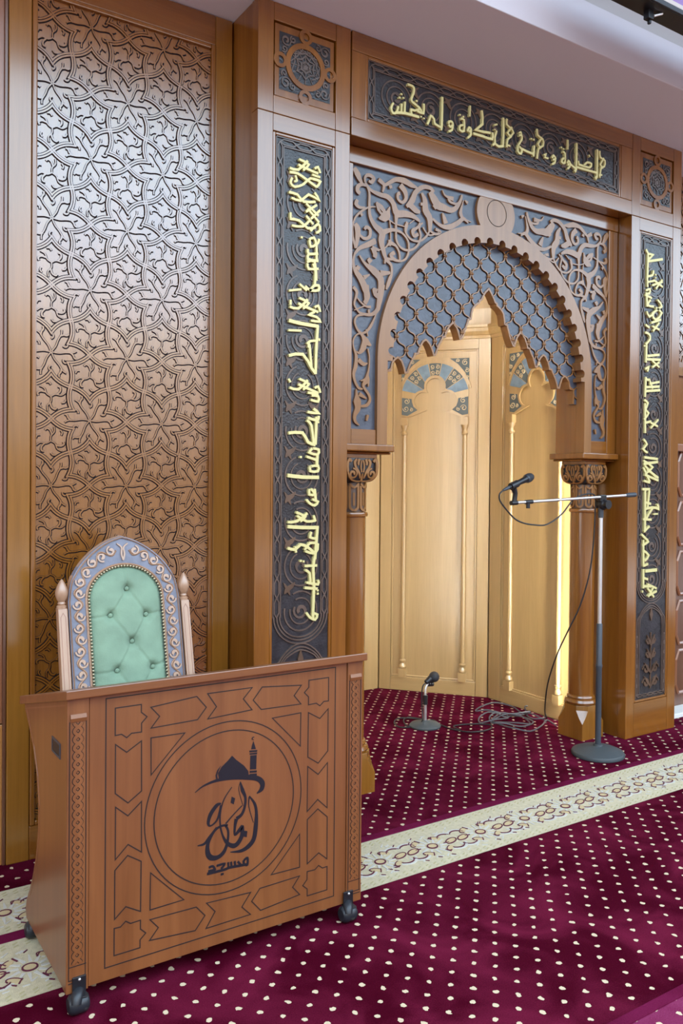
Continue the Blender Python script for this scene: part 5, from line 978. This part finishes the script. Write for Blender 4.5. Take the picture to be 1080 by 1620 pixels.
# ================================================================== microphones and cables
sx_, sy_ = 3.832, 3.145
t = thing('microphone_stand', 'tall boom microphone stand with round grey base before the right column', 'microphone stand', (sx_, sy_, 0))
MB().lathe([(0.147, 0.003), (0.149, 0.012), (0.143, 0.024), (0.11, 0.038), (0.06, 0.048), (0.026, 0.053), (0.024, 0.062), (0.018, 0.064)], (sx_, sy_, 0), 40).build('base', BASEG, t, smooth=True)
MB().lathe([(0.0165, 0.05), (0.0165, 0.50), (0.0185, 0.505), (0.0185, 0.52), (0.0165, 0.525), (0.0165, 0.752), (0.0135, 0.756)], (sx_, sy_, 0), 20).build('lower_pole', DGREY, t, smooth=True)
MB().cyl((sx_, sy_, 0.75), (sx_, sy_, 1.375), 0.0115, 16).build('upper_pole', CHROME, t, smooth=True)
MB().cyl((sx_, sy_, 1.36), (sx_, sy_, 1.425), 0.015, 16).build('pole_collar', DGREY, t, smooth=True)
jb = MB().ball((sx_ + 0.004, sy_ - 0.014, 1.437), 0.032, 18).cyl((sx_ + 0.004, sy_ - 0.052, 1.437), (sx_ + 0.004, sy_ + 0.02, 1.437), 0.026, 18).build('boom_joint', PLAST, t, smooth=True)
MB().box(sx_ - 0.030, sx_ + 0.022, sy_ - 0.024, sy_ + 0.006, 1.452, 1.492).build('joint_clamp', PLAST, jb, 0.005)
b0 = Vector((3.128, 3.13, 1.450)); b1 = Vector((4.040, 3.13, 1.489))
bo = MB().cyl(tuple(b0), tuple(b1), 0.0078, 14).build('boom', CHROME, t, smooth=True)
dv = (b1 - b0).normalized()
MB().tube([tuple(b1 - dv * 0.01), tuple(b1 + dv * 0.02), tuple(b1 + dv * 0.075)], [0.010, 0.014, 0.0135], 14).build('counterweight', DGREY, bo, smooth=True)
MB().cyl(tuple(b0 + dv * 0.085), tuple(b0 + dv * 0.135), 0.0115, 12).cyl(tuple(b0 + dv * 0.105 + Vector((0, 0, -0.034))), tuple(b0 + dv * 0.105), 0.011, 10).build('cable_clip', PLAST, bo, smooth=True)
MB().cyl(tuple(b0 - dv * 0.020), tuple(b0 + dv * 0.022), 0.0125, 14).build('boom_end', PLAST, bo, smooth=True)
m0 = Vector((3.093, 3.13, 1.531)); m1 = Vector((3.262, 3.13, 1.592)); md = (m1 - m0).normalized()
MB().tube([tuple(b0 + Vector((0.004, 0, 0.008))), tuple(b0 + Vector((0.010, 0, 0.05))), tuple(m0 + md * 0.035 + Vector((0, 0, -0.018)))], [0.013, 0.0125, 0.016], 12).tube([tuple(m0 + md * 0.012), tuple(m0 + md * 0.062)], [0.019, 0.0195], 16).build('microphone_clip', PLAST, bo, smooth=True)
def handheld(name, label, a, d, L, loc):
    q = thing(name, label, 'microphone', loc)
    MB().tube([tuple(a), tuple(a + d * (L * 0.08)), tuple(a + d * (L * 0.62)), tuple(a + d * (L * 0.72))], [0.0115, 0.0125, 0.0165, 0.021], 20).build('handle', PLAST, q, smooth=True)
    MB().tube([tuple(a + d * (L * 0.70)), tuple(a + d * (L * 0.73)), tuple(a + d * (L * 0.76))], [0.022, 0.0245, 0.024], 20).build('collar', DGREY, q, smooth=True)
    MB().tube([tuple(a + d * (L * (0.75 + 0.25 * i / 8))) for i in range(9)], [0.0245 * math.sqrt(max(0.01, 1 - (max(0, i - 2) / 6.0) ** 2)) for i in range(9)], 20).build('grille', MESHB, q, smooth=True)
    MB().tube([tuple(a - d * 0.045), tuple(a - d * 0.02), tuple(a + d * 0.004)], [0.006, 0.0095, 0.0098], 12).build('connector', DGREY, q, smooth=True)
    return q
handheld('microphone', 'black handheld microphone clipped to the end of the boom', m0, md, 0.185, tuple(m0))
conn = m0 - md * 0.045
cb = MB().tube([tuple(conn), (3.025, 3.13, 1.495), (3.03, 3.13, 1.46), (3.075, 3.13, 1.415), (3.14, 3.13, 1.365), (3.21, 3.13, 1.341), (3.29, 3.13, 1.331), (3.36, 3.13, 1.329), (3.43, 3.13, 1.352), (3.50, 3.13, 1.392), (3.56, 3.14, 1.436), (3.62, 3.15, 1.472), (3.70, 3.16, 1.492), (3.78, 3.165, 1.496), (3.812, 3.168, 1.47), (3.812, 3.17, 1.38), (3.806, 3.175, 1.20), (3.792, 3.19, 1.03), (3.765, 3.23, 0.85), (3.735, 3.29, 0.70), (3.73, 3.37, 0.54), (3.80, 3.50, 0.34), (3.95, 3.66, 0.12), (4.05, 3.735, 0.03), (4.085, 3.765, 0.012), (4.10, 3.78, 0.012)], 0.0042, 8, 4)
tag(cb.build('microphone_cable', CABLE, None, smooth=True, org=(4.05, 3.735, 0)), 'thin black cable hanging from the boom microphone down to the floor by the column', 'cable')
tx, ty = 3.325, 4.085
t = thing('tabletop_microphone_stand', 'short chrome microphone stand with round grey base on the niche carpet', 'microphone stand', (tx, ty, 0.005))
MB().lathe([(0.098, 0.006), (0.100, 0.014), (0.090, 0.024), (0.05, 0.036), (0.020, 0.042), (0.012, 0.046)], (tx, ty, 0), 36).build('base', BASEG, t, smooth=True)
MB().cyl((tx, ty, 0.04), (tx, ty, 0.185), 0.0095, 14).build('stem', CHROME, t, smooth=True)
MB().cyl((tx, ty, 0.145), (tx, ty, 0.205), 0.0145, 14).build('stem_grip', PLAST, t, smooth=True)
MB().tube([(tx, ty, 0.20), (tx - 0.002, ty, 0.235), (tx + 0.012, ty, 0.268), (tx + 0.030, ty, 0.280)], 0.0075, 10, 4).build('gooseneck', CHROME, t, smooth=True)
MB().tube([(tx + 0.022, ty, 0.272), (tx + 0.060, ty, 0.268)], [0.016, 0.014], 12).build('microphone_clip', PLAST, t, smooth=True)
ml = thing('microphone', 'short black round-headed microphone on the small floor stand in the niche', 'microphone', (tx + 0.03, ty, 0.29))
MB().tube([(tx + 0.000, ty - 0.004, 0.285), (tx + 0.035, ty - 0.006, 0.305)], [0.015, 0.022], 14).build('handle', PLAST, ml, smooth=True)
MB().ball((tx + 0.062, ty - 0.010, 0.315), 0.034, 18).build('grille', MESHB, ml, smooth=True)
tcab = MB().tube([(tx - 0.004, ty - 0.004, 0.28), (tx - 0.022, ty, 0.262), (tx - 0.028, ty + 0.002, 0.20), (tx - 0.022, ty + 0.002, 0.10), (tx - 0.03, ty - 0.01, 0.05)] + [(x, y, 0.0115) for x, y in mm(CABLE_TABLE[0])][1:], 0.0042, 7, 4)
tag(tcab.build('microphone_cable', CABLE, None, smooth=True, org=(tx, ty, 0)), 'black cable looped round the base of the small microphone stand', 'cable')
P = mm(CABLE_PILE[0]); rn = random.Random(5)
# swell the flat loops into a loose heap
pts = [(x, y, 0.0115 + 0.010 * (i % 3)) for i, (x, y) in enumerate(P)]
pl = MB().tube(pts, 0.0046, 7, 4)
cxp = sum(p[0] for p in P) / len(P); cyp = sum(p[1] for p in P) / len(P)
tag(pl.build('cable_heap', CABLEG, None, smooth=True, org=(cxp, cyp, 0)), 'loose heap of coiled grey cable on the niche carpet', 'cable')

# ================================================================== hanging screen
t = thing('hanging_screen', 'black-framed violet display strip hanging below the ceiling at the top right corner', 'screen', (3.4, 2.35, 3.65))
MB().box(2.9, 4.8, 2.30, 2.40, 3.652, 3.87).build('housing', PLAST, t, 0.004)
MB().box(2.9, 4.8, 2.292, 2.2995, 3.652, 3.674).build('front_bezel', DGREY, t, 0.002)
MB().box(2.93, 4.77, 2.290, 2.2995, 3.675, 3.690).build('white_margin', SCRW, t)
MB().box(2.93, 4.77, 2.290, 2.2995, 3.6905, 3.86).build('display', SCR, t)
for x in (3.3, 4.4): MB().cyl((x, 2.35, 3.86), (x, 2.35, 4.405), 0.012, 12).build('hanger_rod', CHROME, t, smooth=True)
MB().box(3.135, 3.17, 2.345, 2.375, 3.615, 3.655).box(3.155, 3.168, 2.355, 2.37, 3.600, 3.618).build('bracket', PLAST, t, 0.003)
MB().tube([(3.175, 2.35, 3.635), (3.215, 2.335, 3.650)], 0.006, 10).build('bracket_pin', CHROME, t, smooth=True)
